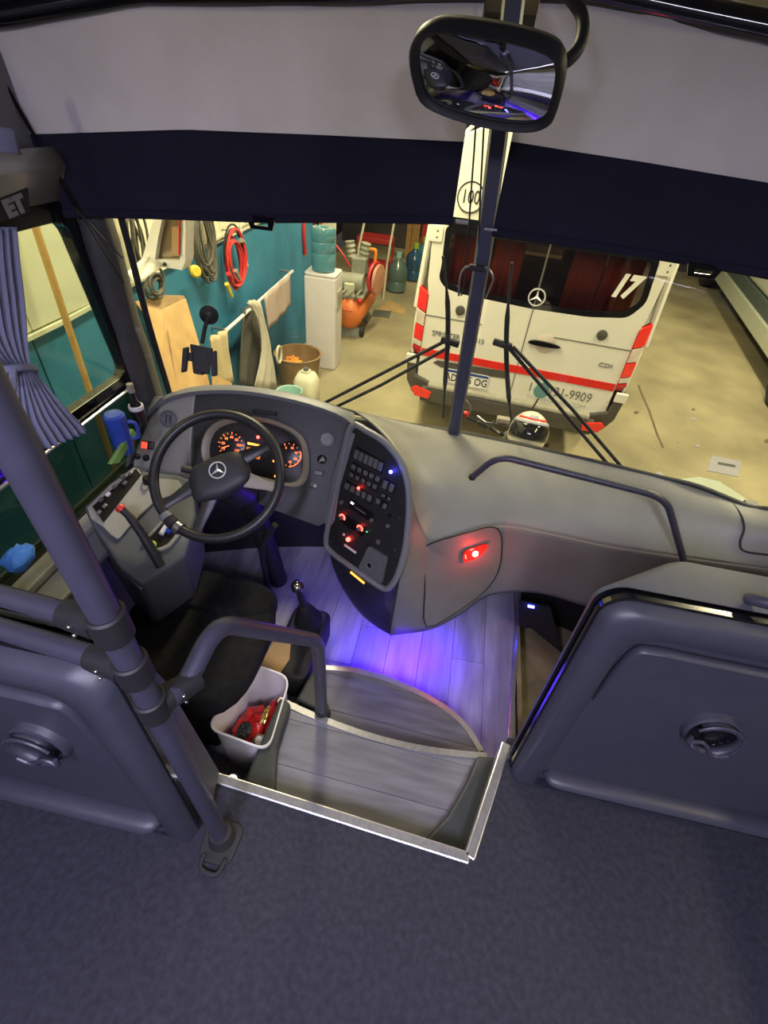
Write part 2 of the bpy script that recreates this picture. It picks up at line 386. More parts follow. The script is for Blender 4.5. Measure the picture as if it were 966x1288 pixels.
zl = a2.z-.03
mk('lower_frame', ringprism(inX([(-.5, zl), (a2.y+.09, zl), (a2.y+.12, .30), (-.5, .30)]), inX([(-.45, zl-.03), (a2.y+.05, zl-.03), (a2.y+.08, .33), (-.45, .33)]), (-.04, 0, 0)), 'gloss_black', fr)
mk('pane', prism(inX([(-.45, zl-.03), (a2.y+.05, zl-.03), (a2.y+.08, .33), (-.45, .33)], XW-.02), (-.004, 0, 0)), mat_glass('dark_side_glass', (.30, .36, .32), .05), fr)
mk('sill', box((-1.195, .55, .305), (.06, 1.9, .03)), 'dash_grey', fr, bev=.006)
# overhead panel above the side window with the lettered plate
oh = st(mk('overhead_panel', grid([[V((x, y, z)) for y in (.2, .9, 1.3, 1.46)] for x, z in ((-1.225, a1.z+.05), (-1.20, a1.z+.10), (-1.18, a1.z+.135), (-1.19, a1.z+.18))]), 'body_silver', smooth=True, solid=.01))
q = [ax(*p, -1.17) for p in [(-30, 262), (36, 236), (39, 268), (-30, 290)]]
ex = (q[1]-q[0]).normalized(); ey = ((q[0]-q[3])-ex*(q[0]-q[3]).dot(ex)).normalized()
pl = tag(mk('name_plate', prism(q, (-.008, 0, 0)), 'matte_black', bev=.003), 'black plate with pale block letters above the driver window', 'sign')
mat('letter_pale', (.24, .23, .21), .6)
text('ET', .05, (q[1]+q[2])/2-ex*.055+V((.001, 0, 0)), ex, ey, 'lettering', 'letter_pale', pl, .002, sx=1.2, bold=.003)
# ------------------------------------------------------------------ roller shades
def lerp_tab(tab, x):
    for (a, va), (b, vb) in zip(tab, tab[1:]):
        if x <= b: t = (x-a)/(b-a); return va+(vb-va)*t
    return tab[-1][1]
TOP = [(-1.3, 1.585), (-1.21, 1.60), (-.92, 1.672), (-.13, 1.742), (.15, 1.757), (.56, 1.714), (1.3, 1.60)]
SEAM = [(-1.3, 1.388), (-1.21, 1.394), (-.87, 1.429), (-.11, 1.463), (.03, 1.476), (.38, 1.465), (.71, 1.454), (1.3, 1.40)]
BOT = [(-1.3, 1.205), (-1.18, 1.213), (-.69, 1.224), (-.09, 1.271), (.02, 1.252), (.82, 1.255), (1.3, 1.24)]
def shade(x0, x1, label, tabpx, skew):
    t = thing('roller_shade', label, 'sun shade', (0.5*(x0+x1), wsy((x0+x1)/2, 1.3, -.06), 1.22), 'windshield roller shades')
    def sheet(ta, tb, rows, wave, extra=0):
        out = []
        for j in range(rows+1):
            r = []
            for i in range(25):
                x = x0+(x1-x0)*i/24; zt, zb = lerp_tab(ta, x), lerp_tab(tb, x); zb_ = lerp_tab(BOT, x); z = zt+(zb-zt)*j/rows
                xx = x + (skew*(1.75-z) if i == 0 and x0 < -1 else 0)
                r.append(V((xx, wsy(x, z, -.06+extra)+wave*math.sin(x*17+z*5)*math.sin(z*9+x*3)*min(1, (z-zb_)/.15), z)))
            out.append(r)
        return grid(out)
    lf = mk('shade_cloth', sheet(TOP, SEAM, 8, .006 if x0 < 0 else .011), 'shade_light', t, True)
    db = mk('dark_band', sheet([(a, b+.004) for a, b in SEAM], BOT, 8, .006 if x0 < 0 else .011, -.003), 'shade_dark', t, True)
    ed = [V((x0+(x1-x0)*i/24, wsy(x0+(x1-x0)*i/24, lerp_tab(BOT, x0+(x1-x0)*i/24), -.062), lerp_tab(BOT, x0+(x1-x0)*i/24))) for i in range(25)]
    mk('hem_bar', tube(ed, .008, 8, flat=1.6), 'shade_dark', db, True)
    top = [V((x0+(x1-x0)*i/24, wsy(x0+(x1-x0)*i/24, 1.75, -.05), lerp_tab(TOP, x0+(x1-x0)*i/24)+.02)) for i in range(25)]
    mk('roller', tube(top, .028, 12), 'gloss_black', t, True)
    c = aws(*tabpx, -.07); e1 = V((1, 0, 0)); sz = .066 if x0 < 0 else .07
    o_ = [c+V((-sz*.75, 0, .02)), c+V((sz*.75, 0, .02)), c+V((sz*.55, 0, -.017)), c+V((-sz*.55, 0, -.017))]
    i_ = [c+V((-sz*.35, 0, .003)), c+V((sz*.35, 0, .003)), c+V((sz*.35, 0, -.006)), c+V((-sz*.35, 0, -.006))]
    mk('pull_tab', ringprism(o_, i_, (0, -.008, 0)), 'gloss_black', t, bev=.002)
    return t
shade(-1.235, -.095, 'grey roller shade with navy band on the driver side of the windshield', (329, 281), 0)
shade(.035, 1.25, 'grey roller shade with navy band on the door side of the windshield', (884, 341), 0)
# cords hanging between the shades
for k, (pts, lab) in enumerate([([(596, -10), (600, 120), (592, 250), (585, 350), (580, 372)], 'thin black cord hanging left of the windshield post, looped end'), ([(609, -10), (610, 120), (604, 250), (601, 340), (601, 346)], 'thin black cord hanging close against the windshield post')]):
    tag(mk('hanging_cord', tube(crom([aws(*p, -.05) for p in pts], 4), .0028, 6), 'matte_black', smooth=True), lab, 'cord')
br = thing('cord_bracket', 'black bent bracket on the windshield post with pale hook wires', 'bracket', aws(597, 345, -.055))
mk('bracket_bar', tube(crom([aws(*p, -.058) for p in [(577, 372), (579, 348), (586, 336), (600, 335), (614, 338), (620, 350), (616, 362), (611, 374)]], 4), .004, 6), 'steel', br, True)
mk('bracket_clip', obox(aws(600, 337, -.06), V((1, 0, 0)), V((0, 1, 0)), V((0, 0, 1)), (.05, .02, .018)), 'matte_black', br, bev=.003)
for px, wh in (((582, 279), 'driver-side'), ((618, 289), 'door-side')):
    tag(mk('cord_guide', tube([aws(px[0]-9, px[1]-1, -.063), aws(px[0]+7, px[1]+1, -.063)], .006, 8), 'steel', smooth=True), 'small pale pin at the inner lower corner of the '+wh+' roller shade', 'pin', 'shade corner pins')
# wires at the driver-side shade corner
for lab, pts in (('thin black stay wire from the shade corner to the rubber seal', [(101, 268), (130, 300), (155, 325)]), ('longer thin black stay wire running down the corner pillar', [(101, 268), (130, 315), (156, 356)])):
    tag(mk('stay_wire', tube([aws(*p, -.075) for p in pts], .0028, 6), 'matte_black'), lab, 'wire')
tag(mk('shade_guide_wire', tube([aws(*p, -.075) for p in [(-20, 60), (40, 165), (101, 268)]], .006, 6), 'gloss_black'), 'black guide cable along the driver-side edge of the shade', 'cable')
# ------------------------------------------------------------------ interior mirror
mir = thing('rear_view_mirror', 'oval black framed convex interior mirror on a curved arm', 'mirror', (-.046, 1.3, 1.52))
mc = V((-.05, 1.30, 1.593)); mn = V((-.15, -.80, -.60)).normalized()
opx = [(516, 62), (530, 38), (560, 32), (640, 44), (697, 62), (710, 85), (703, 130), (690, 157), (655, 163), (590, 152), (535, 130), (520, 100)]
cx_, cy_ = 613, 97
def mring(s, off): return [p+mn*off for p in crom([apl(cx_+(x-cx_)*s, cy_+(y-cy_)*s, mc, mn) for x, y in opx], 4, True)]
ro, ri = mring(1.0, 0), mring(.905, .0)
rows = [mring(.6, -.05), mring(.92, -.04), mring(1.0, -.02), mring(1.0, .006), mring(.965, .014), mring(.90, .010), mring(.885, .002)]
vs, fs = grid(rows, True); n_ = len(ro); fs = fs+[tuple(range(n_-1, -1, -1))]
mk('housing', (vs, fs), 'matte_black', mir, True, ang=60)
gr = []
for s in (.89, .7, .45, .2): gr.append(mring(s, .001+.010*(1-(s/.89)**2)))
vs, fs = grid(gr, True); fs = fs+[tuple(range(3*n_, 4*n_))]
mat('mirror_glass', (.62, .64, .68), .02, 1, .01, 5)
mk('mirror_glass', (vs, fs), 'mirror_glass', mir, True, ang=80)
arm = [ay(700, 84, 1.33), ay(716, 74, 1.35), ay(730, 55, 1.38), ay(733, 25, 1.42), ay(722, 2, 1.45), ay(700, -22, 1.5), ay(690, -60, 1.55)]
mk('arm', tube(crom(arm, 5), .0125, 10), 'matte_black', mir, True)
# ------------------------------------------------------------------ curtain tied back at the driver's window
cu = thing('curtain', 'pleated lavender blue curtain tied back at the driver window', 'curtain', ax(30, 575, -1.14))
CR = [((-75, 288), (22, 287)), ((-75, 330), (26, 330)), ((-70, 380), (32, 380)), ((-55, 420), (35, 420)), ((-22, 450), (37, 452)), ((6, 460), (40, 462)), ((14, 472), (46, 470)), ((12, 500), (64, 492)), ((10, 535), (86, 517)), ((18, 560), (101, 532)), ((28, 578), (109, 543))]
def curtain_rows(R0, xw, npl=9, amp=.016):
    out = []
    for a, b in R0:
        A, B = ax(*a, xw), ax(*b, xw); wdt = (B-A).length; r = []
        for i in range(61):
            t = i/60; r.append(A.lerp(B, t)+V((amp*min(1, .35+wdt*2)*math.sin(t*npl*2*math.pi), 0, .003*math.sin(t*npl*2*math.pi+1))))
        out.append(r)
    return [[c for c in r] for r in out]
rows = curtain_rows(CR, -1.14); cols = [crom([r[j] for r in rows], 3) for j in range(61)]
mk('drape', grid([[c[i] for c in cols] for i in range(len(cols[0]))]), 'curtain_blue', cu, True, solid=.002, ang=80)
tb = [ax(3, 466, -1.12), ax(14, 464, -1.10), ax(28, 462, -1.10), ax(44, 463, -1.12), ax(40, 470, -1.155), ax(14, 472, -1.16)]
mk('tie_band', tube(crom(tb, 4, True), .007, 8, True, flat=1.4), 'curtain_blue', cu, True)
mk('tie_tail', tube(crom([ax(18, 463, -1.10), ax(16, 474, -1.09), ax(21, 484, -1.10)], 3), .008, 6), 'curtain_blue', cu, True)
cu2 = [[ax(*p, -1.10)+V((.01*math.sin(i*2.2), 0, 0)) for i, p in enumerate(r)] for r in ([(-40, 158), (-25, 158), (-10, 159), (5, 160), (16, 163)], [(-40, 175), (-25, 176), (-10, 178), (6, 178), (19, 176)], [(-40, 188), (-25, 189), (-10, 190), (6, 192), (24, 195)])]
tag(mk('curtain_valance', sgrid(cu2, 3), 'curtain_blue', smooth=True, solid=.003), 'short lavender cloth corner hanging above the silver overhead panel', 'curtain')
# ------------------------------------------------------------------ phone holder on the windshield
ph = thing('phone_holder', 'black phone holder with suction cup and clamp arms on the windshield', 'phone holder', ay(255, 480, 1.60))
sc = aws(263, 396, -.004); sn = V((.35, -.9, .1)).normalized()
mk('suction_cup', lathe([(.034, 0), (.034, .004), (.028, .010), (.014, .016), (.010, .024), (0, .026)], sc, sn, 24), 'matte_black', ph, True)
stp = [sc+sn*.02, ay(258, 412, 1.63), ay(254, 432, 1.60)]
mk('stem', tube(crom(stp, 5), .0075, 10), 'rubber', ph, True)
for i in range(4): pass
cb = ay(252, 452, 1.585); cn = V((.22, -.8, .5)).normalized(); cx1 = (RT-cn*RT.dot(cn)).normalized(); cy1 = cn.cross(cx1)
cxr = cx1*math.cos(-.12)+cy1*math.sin(-.12); cyr = cn.cross(cxr)
mk('cradle', prism([cb+cxr*u+cyr*v for u, v in [(-.042, .052), (.042, .047), (.034, -.05), (-.024, -.055)]], -cn*.014), 'matte_black', ph, bev=.004)
for s, u in ((-1, -.050), (1, .050)):
    p0 = cb+cxr*u+cyr*.01; mk('clamp_arm', prism([p0+cxr*a+cyr*b for a, b in [(-.010, .02), (.010, .028), (.012+s*.006, -.06), (-.006+s*.006, -.068)]], cn*.022), 'matte_black', ph, bev=.003)
for s in (-1, 1): mk('clamp_link', obox(cb+cxr*s*.042+cyr*.004-cn*.001, cxr, cyr, cn, (.03, .03, .018)), 'matte_black', ph, bev=.002)
mk('cradle_foot', obox(cb-cyr*.05+cn*.006, cxr, cyr, cn, (.03, .012, .02)), 'matte_black', ph, bev=.002)
# ------------------------------------------------------------------ dashboard
mat('led_blue', (.1, .12, 1), .4, emit=26, ecol=(.05, .06, 1)); mat('led_red', (1, .05, .04), .4, emit=22, ecol=(1, .03, .02)); mat('led_red_dim', (.8, .06, .04), .4, emit=2.2, ecol=(1, .05, .03))
mat('led_core', (1, .8, .8), .3, emit=30, ecol=(1, .55, .5)); mat('led_amber', (1, .35, .05), .4, emit=3, ecol=(1, .30, .04)); mat('led_orange', (1, .2, .05), .4, emit=2.6, ecol=(1, .17, .05)); mat('led_green', (.1, .9, .2), .4, emit=3, ecol=(.1, .9, .2)); mat('led_white', (1, 1, 1), .4, emit=2.5)
mat('dial_black', (.008, .007, .007), .3, 0, .1, 10); mat('red_plastic', (.62, .03, .02), .4); mat('lens_red', (.6, .02, .02), .15, coat=.6)
mat('tan_strip', (.30, .27, .22), .5, 0, .06, 10, .1)
D = thing('dashboard', 'wide grey moulded bus dashboard wrapping around the driver position', 'dashboard', (.0, 1.6, FZ))
COLS = [
 [(446, 519), (470, 536, 1.62), (500, 572, 1.43), (513, 622, 1.335), (506, 700, 1.265), (490, 797, 1.22)],
 [(510, 533), (525, 560, 1.66), (536, 612, 1.46), (540, 682, 1.37), (540, 735, 1.335), (541, 790, 1.29)],
 [(575, 546), (590, 572, 1.70), (594, 616, 1.54), (590, 668, 1.445), (582, 725, 1.415), (578, 771, 1.385)],
 [(640, 558), (650, 585, 1.71), (648, 622, 1.59), (634, 660, 1.505), (628, 710, 1.49), (615, 747, 1.48)],
 [(700, 570), (712, 600, 1.71), (710, 638, 1.60), (697, 671, 1.525), (690, 715, 1.51), (676, 744, 1.50)],
 [(760, 583), (772, 614, 1.69), (771, 652, 1.585), (762, 685, 1.52), (755, 722, 1.505), (744, 762, 1.50)],
 [(830, 600), (845, 632, 1.63), (848, 672, 1.54), (842, 697, 1.49), (836, 735, 1.475), (826, 775, 1.47)],
 [(890, 619), (908, 652, 1.57), (910, 687, 1.50), (905, 706, 1.46), (896, 745, 1.445), (885, 785, 1.44)],
 [(940, 637), (962, 668, 1.50), (965, 698, 1.45), (962, 713, 1.43), (952, 752, 1.42), (940, 795, 1.41)],
 [(995, 645), (1018, 672, 1.44), (1022, 703, 1.40), (1018, 719, 1.38), (1008, 760, 1.37), (998, 803, 1.36)]]
def dpt(p): return aws(*p, -.012) if len(p) == 2 else ay(*p)
G3 = [[dpt(p) for p in c] for c in COLS]
def dloft(rows_idx, k=5): return sgrid([[G3[c][r] for c in range(len(G3))] for r in rows_idx], k)
tpg = dloft([0, 1, 2, 3]); tbv = BVHTree.FromPolygons([tuple(p) for p in tpg[0]], tpg[1])
def onpad(px, py, off=.014):
    d = ray(px, py).normalized(); h = tbv.ray_cast(CAM, d); return (h[0] if h[0] else ay(px, py, 1.5))-d*off
mk('top_pad', tpg, 'dash_grey', D, True, ang=70, solid=.01)
def shift(p, n, d): return p+n*d
low = dloft([3, 4, 5]); mk('lower_panel', low, 'dash_dark', D, True, ang=70, solid=.01)
# underside return so the panel has a thick edge
ue = crom([G3[c][5] for c in range(len(G3))], 5)
mk('lower_edge', grid([[p for p in ue], [p+V((0, .03, -.018)) for p in ue], [p+V((0, .16, .03)) for p in ue]]), 'dash_dark', D, True, ang=70)
rg = crom([G3[c][3] for c in range(len(G3))], 5)
mk('ridge_band', grid([[p+V((0, -.006, .004)) for p in rg[10:-3]], [p+V((0, -.012, -.002)) for p in rg[10:-3]], [p+V((-.0, -.008, -.030)) for p in rg[10:-3]], [p+V((0, .002, -.034)) for p in rg[10:-3]]]), 'tan_strip', D, True, ang=50)
sm = [(921, 633), (932, 648), (936, 665), (931, 682), (936, 693), (965, 698), (1005, 703)]
mk('seam', tube([onpad(*p[:2]) for p in crom([V((a, b, 0)) for a, b in sm], 5)], .004, 6), 'matte_black', D, True)
fn = V((.35, -.85, .38)).normalized()
# windshield base moulding
wb = [aws(*p, -.02) for p in [(400, 506), (446, 519), (510, 533), (575, 546), (640, 558), (700, 570), (760, 583), (830, 600), (880, 612), (940, 636), (966, 640), (1010, 645)]]
mk('base_moulding', tube(crom(wb, 4), .011, 8, flat=.8), 'matte_black', D, True)
# glovebox door on the angled face next to the console
gp = [(537, 692, 1.362), (546, 681, 1.37), (590, 668, 1.432), (618, 661, 1.474), (630, 668, 1.492), (632, 690, 1.494), (627, 718, 1.482), (610, 742, 1.462), (578, 766, 1.38), (538, 786, 1.284), (536, 740, 1.318)]
gpts = crom([ay(*p)+V((-.004, -.014, .004)) for p in gp], 3, True)
gcen = sum(gpts, V((0, 0, 0)))/len(gpts)
gn = -((gpts[4]-gcen).cross(gpts[len(gpts)*3//4]-gcen)).normalized(); gn = gn if gn.y < 0 else -gn
gd = mk('glovebox_door', (gpts+[gcen]+[p-gn*.012 for p in gpts], [(i, (i+1) % len(gpts), len(gpts)) for i in range(len(gpts))]+[(i, (i+1) % len(gpts), len(gpts)+1+(i+1) % len(gpts), len(gpts)+1+i) for i in range(len(gpts))]), 'dash_dark', D, True, ang=60)
mk('door_gap', tube(gpts, .003, 6, True), 'matte_black', gd, True)
lc = apl(596, 694, gcen, gn)+gn*.006; lx = (apl(620, 685, gcen, gn)-apl(575, 700, gcen, gn)).normalized(); ly = gn.cross(lx)
mk('latch_plate', prism(crom([lc+lx*u+ly*v for u, v in [(-.052, -.022), (-.045, .026), (0, .032), (.055, .028), (.045, .0), (.015, -.022), (-.02, -.026)]], 3, True), gn*.008), 'lens_red', gd, True, ang=50)
mk('latch_lamp', ball(lc+gn*.010, (.012, .012, .006), 12, 8, lx, ly, gn), 'led_core', gd, True)
mk('latch_glow', ball(lc-lx*.042+gn*.008, (.003, .014, .004), 10, 6, lx, ly, gn), 'led_red', gd, True)
l = bpy.data.lights.new('latch_lamp_light', 'POINT'); l.energy = .9; l.color = (1, .04, .03); l.shadow_soft_size = .012
o = bpy.data.objects.new('latch_lamp_light', l); C.objects.link(o); o.location = lc+gn*.05
# --- centre console: dark switch panel facing the driver
c0, c1, c2 = ay(443, 545, 1.47), ay(510, 606, 1.335), ay(413, 686, 1.36)
cnn = (c1-c0).cross(c2-c0).normalized(); cnn = cnn if cnn.y < 0 else -cnn
def cpx(px, py, off=0): return apl(px, py, c0, cnn)+cnn*off
out = [(443, 541), (462, 546), (484, 560), (502, 582), (511, 608), (513, 640), (509, 685), (500, 718), (491, 734), (482, 737), (462, 724), (436, 706), (418, 692), (412, 680), (417, 650), (430, 590)]
co = [cpx(*p) for p in out]; co_s = crom(co, 3, True)
cen = sum(co, V((0, 0, 0)))/len(co)
con = mk('console_panel', prism(co_s, -cnn*.02), 'fascia_black', D)
mk('console_rim', tube([cen+(p-cen)*1.035+cnn*.001 for p in co_s], .0125, 8, True), 'dash_bluegrey', D, True)
# light grey upright between instruments and console
up = [cpx(*p, .004) for p in [(437, 541), (447, 546), (428, 612), (421, 655), (412, 668), (408, 655), (418, 600)]]
mk('console_upright', prism(up, -cnn*.05), 'dash_bluegrey', D, bev=.006)
# transition from the rim to the dash and skirt below the panel
sk = [[cpx(412, 684), cpx(440, 712), cpx(470, 733), cpx(489, 738), G3[0][4]+V((0, -.004, 0))], [ay(420, 716, 1.37), ay(440, 742, 1.32), ay(463, 763, 1.27), ay(485, 770, 1.235), ay(500, 755, 1.235)], [ay(432, 742, 1.38), ay(450, 768, 1.32), ay(470, 786, 1.26), ay(488, 797, 1.218), G3[0][5]]]
mk('console_skirt', sgrid(sk, 4), 'fascia_black', D, True, ang=60, solid=.01)
cex = (cpx(470, 600)-cpx(445, 585)).normalized(); cey = cnn.cross(cex)
# console axes: row direction runs down-right in the picture, column direction down-left
u0 = (cpx(483, 588)-cpx(449, 568)).normalized(); v0 = cnn.cross(u0)
bt0 = None
def button(px, py, su, sv, h, m, par, nm='button', bev=.0012):
    return mk(nm, obox(cpx(px, py, h/2), u0, v0, cnn, (su, sv, h)), m, par, bev=bev, seg=1)
def brow(a, b, n, su, sv, h=.009, base=True):
    A, B = V(a), V(b)
    if base:
        mid = (A+B)/2; L = (cpx(*b)-cpx(*a)).length
        bs = mk('switch_bank', obox(cpx(mid.x, mid.y, .002), u0, v0, cnn, (L+su*1.3, sv*1.35, .005)), 'dial_black', con)
    else: bs = con
    r = []
    for i in range(n):
        p = A.lerp(B, i/(n-1)) if n > 1 else A; r.append(button(p.x, p.y, su, sv, h, 'button_grey', bs, 'rocker_switch'))
    return r
brow((450, 571), (480, 586), 6, .0165, .034, .012); brow((446, 587), (476, 602), 5, .018, .018, .009); brow((443, 597), (472, 612), 5, .018, .016, .006)
brow((438, 611), (466, 626), 5, .0185, .024, .011); brow((486, 609), (494, 613), 2, .018, .030, .012); brow((477, 630), (485, 636), 2, .017, .020, .010); brow((483, 623), (490, 627), 2, .015, .012, .006)
mk('indicator', ball(cpx(453, 613, .010), .0055, 10, 6), 'led_red', con, True)
mk('indicator', ball(cpx(493, 593, .008), .0068, 12, 8), 'led_blue', con, True)
l = bpy.data.lights.new('console_led_light', 'POINT'); l.energy = .05; l.color = (.1, .1, 1); l.shadow_soft_size = .008
o = bpy.data.objects.new('console_led_light', l); C.objects.link(o); o.location = cpx(493, 593, .03)
ra = mk('radio', obox(cpx(455, 642, .004), u0, v0, cnn, (.115, .038, .010)), 'dial_black', con, bev=.002)
mk('radio_display', obox(cpx(445, 632, .010), u0, v0, cnn, (.014, .007, .002)), 'led_white', ra)
mk('radio_slot', obox(cpx(455, 641, .010), u0, v0, cnn, (.055, .006, .002)), 'button_grey', ra)
for q in ((432, 631), (470, 653)): mk('radio_knob', lathe([(.008, 0), (.008, .01), (.006, .012), (0, .012)], cpx(*q, .008), cnn, 12), 'button_grey', ra, True)
hv = mk('heater_control', obox(cpx(444, 660, .003), u0, v0, cnn, (.12, .042, .007)), 'dial_black', con, bev=.002)
for q in ((432, 650), (454, 664)):
    mk('dial_knob', lathe([(.0095, 0), (.009, .012), (.006, .014), (0, .014)], cpx(*q, .006), cnn, 14), 'button_grey', hv, True)
    mk('dial_ring', tube([cpx(*q, .008)+u0*.0125*math.cos(a)+v0*.0125*math.sin(a) for a in [R_(-20+20*i) for i in range(12)]], .0022, 6), 'led_red', hv, True)
mk('indicator', ball(cpx(463, 668, .008), .0028, 8, 6), 'led_green', hv, True)
mk('warning_button', lathe([(.009, 0), (.009, .008), (.006, .011), (0, .011)], cpx(439, 678, .001), cnn, 14), 'led_red', con, True)
mk('white_scale', obox(cpx(441, 690, .003), u0, v0, cnn, (.062, .009, .003)), 'white_plastic', con)
mk('small_label', obox(cpx(433, 672, .003), u0, v0, cnn, (.008, .010, .003)), 'white_plastic', con)
sk_ = mk('socket_block', prism(fillet([cpx(*p, .002) for p in [(466, 685), (490, 700), (483, 733), (453, 713)]], .014, 4, True), cnn*.016), 'button_grey', con, bev=.003)
sc0 = cpx(468, 709, .018)
mk('socket_ring', lathe([(.0145, -.004), (.0145, .003), (.0115, .003), (.011, -.004)], sc0, cnn, 20), 'dash_bluegrey', sk_, True); mk('socket_hole', lathe([(.011, 0), (0, .0005)], sc0, cnn, 20), 'dial_black', sk_)
mk('toggle', lathe([(.008, 0), (.008, .01), (0, .012)], cpx(489, 661, .001), cnn, 12), 'button_grey', con, True); mk('toggle', obox(cpx(477, 681, .006), u0, v0, cnn, (.016, .016, .01)), 'button_grey', con, bev=.002)
mk('key_switch', lathe([(.007, 0), (.007, .006), (0, .007)], cpx(491, 648, .001), cnn, 12), 'dial_black', con, True)
for q in ((503, 651), (497, 691), (416, 681), (477, 731), (508, 598)): mk('screw', lathe([(.0035, 0), (.003, .003), (0, .0035)], cpx(*q, .001), cnn, 8), 'steel', con, True)
mk('amber_strip', tube([cpx(442, 719, .005), cpx(459, 733, .005)], .0045, 8), 'led_amber', D, True)
# --- blue light bar under the console nose
lb = ay(505, 792, 1.25)
mk('light_bar', tube([ay(470, 788, 1.275)+V((.02, .07, .005)), ay(490, 799, 1.235)+V((.02, .07, .005)), ay(535, 793, 1.30)+V((0, .05, .005))], .006, 8), 'led_blue', D, True)
for nm, loc, e in (('dash_glow_light', ay(505, 800, 1.24)+V((.02, -.01, -.02)), .5), ('foot_glow_light', V((-.42, 1.5, -.02)), 1.6)):
    l = bpy.data.lights.new(nm, 'POINT'); l.energy = e; l.color = (.085, .002, 1); l.shadow_soft_size = .05
    o = bpy.data.objects.new(nm, l); C.objects.link(o); o.location = loc
ag = area('dash_glow_strip_light', ay(505, 800, 1.24)+V((.03, .05, .0)), (.34, .05), 5.5, (.06, 0, 1)); ag.rotation_euler = (R_(-14), R_(4), R_(20))
mk('foot_light', obox(V((-.42, 1.52, .0)), V((1, 0, 0)), V((0, 1, 0)), V((0, 0, 1)), (.05, .012, .012)), 'led_blue', D)
mk('step_light', obox(ay(668, 763, 1.55), V((1, 0, 0)), V((0, 1, 0)), V((0, 0, 1)), (.03, .01, .008)), 'led_blue', D)
mk('kick_flap', prism([ay(*p, 1.56) for p in [(653, 756), (692, 764), (707, 822), (668, 790), (652, 790)]], (0, .01, 0)), 'rubber', D)
# --- instrument side of the dashboard
f0, f1 = ay(300, 495, 1.63), ay(330, 630, 1.40)
fx = V((1, .08, 0)).normalized(); fnn = fx.cross((f0-f1)).normalized(); fnn = fnn if fnn.y < 0 else -fnn; fy = fnn.cross(fx)
def fpx(px, py, off=0): return apl(px, py, f0, fnn)+fnn*off
left = [(163, 598), (172, 562), (186, 528), (204, 507), (226, 497), (246, 493), (243, 520), (240, 560), (240, 600), (222, 640), (190, 648)]
mk('fascia', prism([fpx(*p) for p in left], -fnn*.05), 'dash_grey', D, bev=.008)
rec = [(243, 496), (270, 490), (320, 492), (385, 505), (425, 519), (444, 536), (428, 600), (415, 655), (400, 662), (340, 640), (268, 612), (243, 600)]
mk('binnacle', prism([fpx(*p, -.006) for p in rec], -fnn*.05), 'fascia_black', D)
hp = crom([fpx(*p, .004) for p in [(160, 605), (170, 560), (184, 526), (204, 504), (235, 492), (270, 488), (310, 489), (350, 495), (392, 505), (430, 519), (446, 531)]], 4)
hp2 = [p+V((0, -.03, .004)) for p in hp]
bk = [aws(*p, -.012) for p in [(180, 500), (190, 499), (200, 498), (214, 497), (240, 489), (270, 486), (310, 488), (350, 493), (392, 502), (430, 514), (446, 519)]]
bk = crom(bk, 4)
mk('hood', grid([bk, [a.lerp(b, .5)+V((0, 0, .01)) for a, b in zip(hp, bk)], [p+V((0, .0, .012)) for p in hp], hp2, [p+V((0, .004, -.018)) for p in hp2], hp]), 'dash_bluegrey', D, True, ang=70)
# bezel ring and cluster
bz = [(254, 566), (262, 540), (285, 527), (325, 524), (362, 535), (384, 552), (390, 580), (386, 604), (370, 613), (330, 604), (285, 594), (262, 588)]
bo = crom([fpx(*p, .012) for p in bz], 3, True); bc = sum(bo, V((0, 0, 0)))/len(bo)
mk('cluster_bezel', grid([[p for p in bo], [bc+(p-bc)*.97+fnn*.008 for p in bo], [bc+(p-bc)*.90+fnn*.004 for p in bo], [bc+(p-bc)*.86-fnn*.014 for p in bo]], True), 'tan_strip', D, True, ang=60)
cl = mk('cluster_face', prism([bc+(p-bc)*.88-fnn*.012 for p in bo], -fnn*.01), 'dial_black', D)
def dial(px, py, r, a0, a1, n, par, arc=None, needle=None):
    c = fpx(px, py, .004)
    dl = mk('dial', lathe([(r*1.12, -.003), (r*1.12, 0), (r*1.06, .001), (0, .001)], c, fnn, 28), 'dial_black', par, True)
    for i in range(n):
        a = R_(a0+(a1-a0)*i/(n-1)); dr = fx*math.cos(a)+fy*math.sin(a); tn = fnn.cross(dr)
        mk('tick', obox(c+dr*r*.92+fnn*.002, dr, tn, fnn, (r*.2 if i % 2 == 0 else r*.1, .0018, .001)), 'led_orange', dl)
        if i % 2 == 0: text(str(i*10), r*.27, c+dr*r*.62+fnn*.0015, fx, fy, 'numeral', 'led_orange', dl, .0004)
    if needle is not None:
        a = R_(needle); dr = fx*math.cos(a)+fy*math.sin(a); mk('needle', obox(c+dr*r*.4+fnn*.004, dr, fnn.cross(dr), fnn, (r*.8, .003, .001)), 'led_orange', dl)
    mk('hub_cap', lathe([(r*.14, 0), (r*.12, .006), (0, .006)], c, fnn, 12), 'dial_black', dl, True)
    if arc: mk('red_arc', tube([c+(fx*math.cos(a)+fy*math.sin(a))*r+fnn*.002 for a in [R_(arc[0]+(arc[1]-arc[0])*i/10) for i in range(11)]], .0016, 5), 'led_orange', dl)
dial(291, 560, .052, 215, -35, 13, cl, None, 205); dial(364, 572, .048, 120, -100, 10, cl, (20, -85), None)
mk('message_screen', prism([fpx(*p, .004) for p in [(311, 562), (329, 566), (327, 578), (309, 575)]], fnn*.002), mat('screen_amber', (.5, .12, .01), .4, emit=.7, ecol=(1, .25, .02)), cl)
mk('message_bar', prism([fpx(*p, .006) for p in [(312, 556), (330, 560), (330, 562), (312, 559)]], fnn*.001), 'led_amber', cl)
mk('warning_lamp', ball(fpx(325, 550, .006), .006, 10, 6), 'led_red', cl, True)
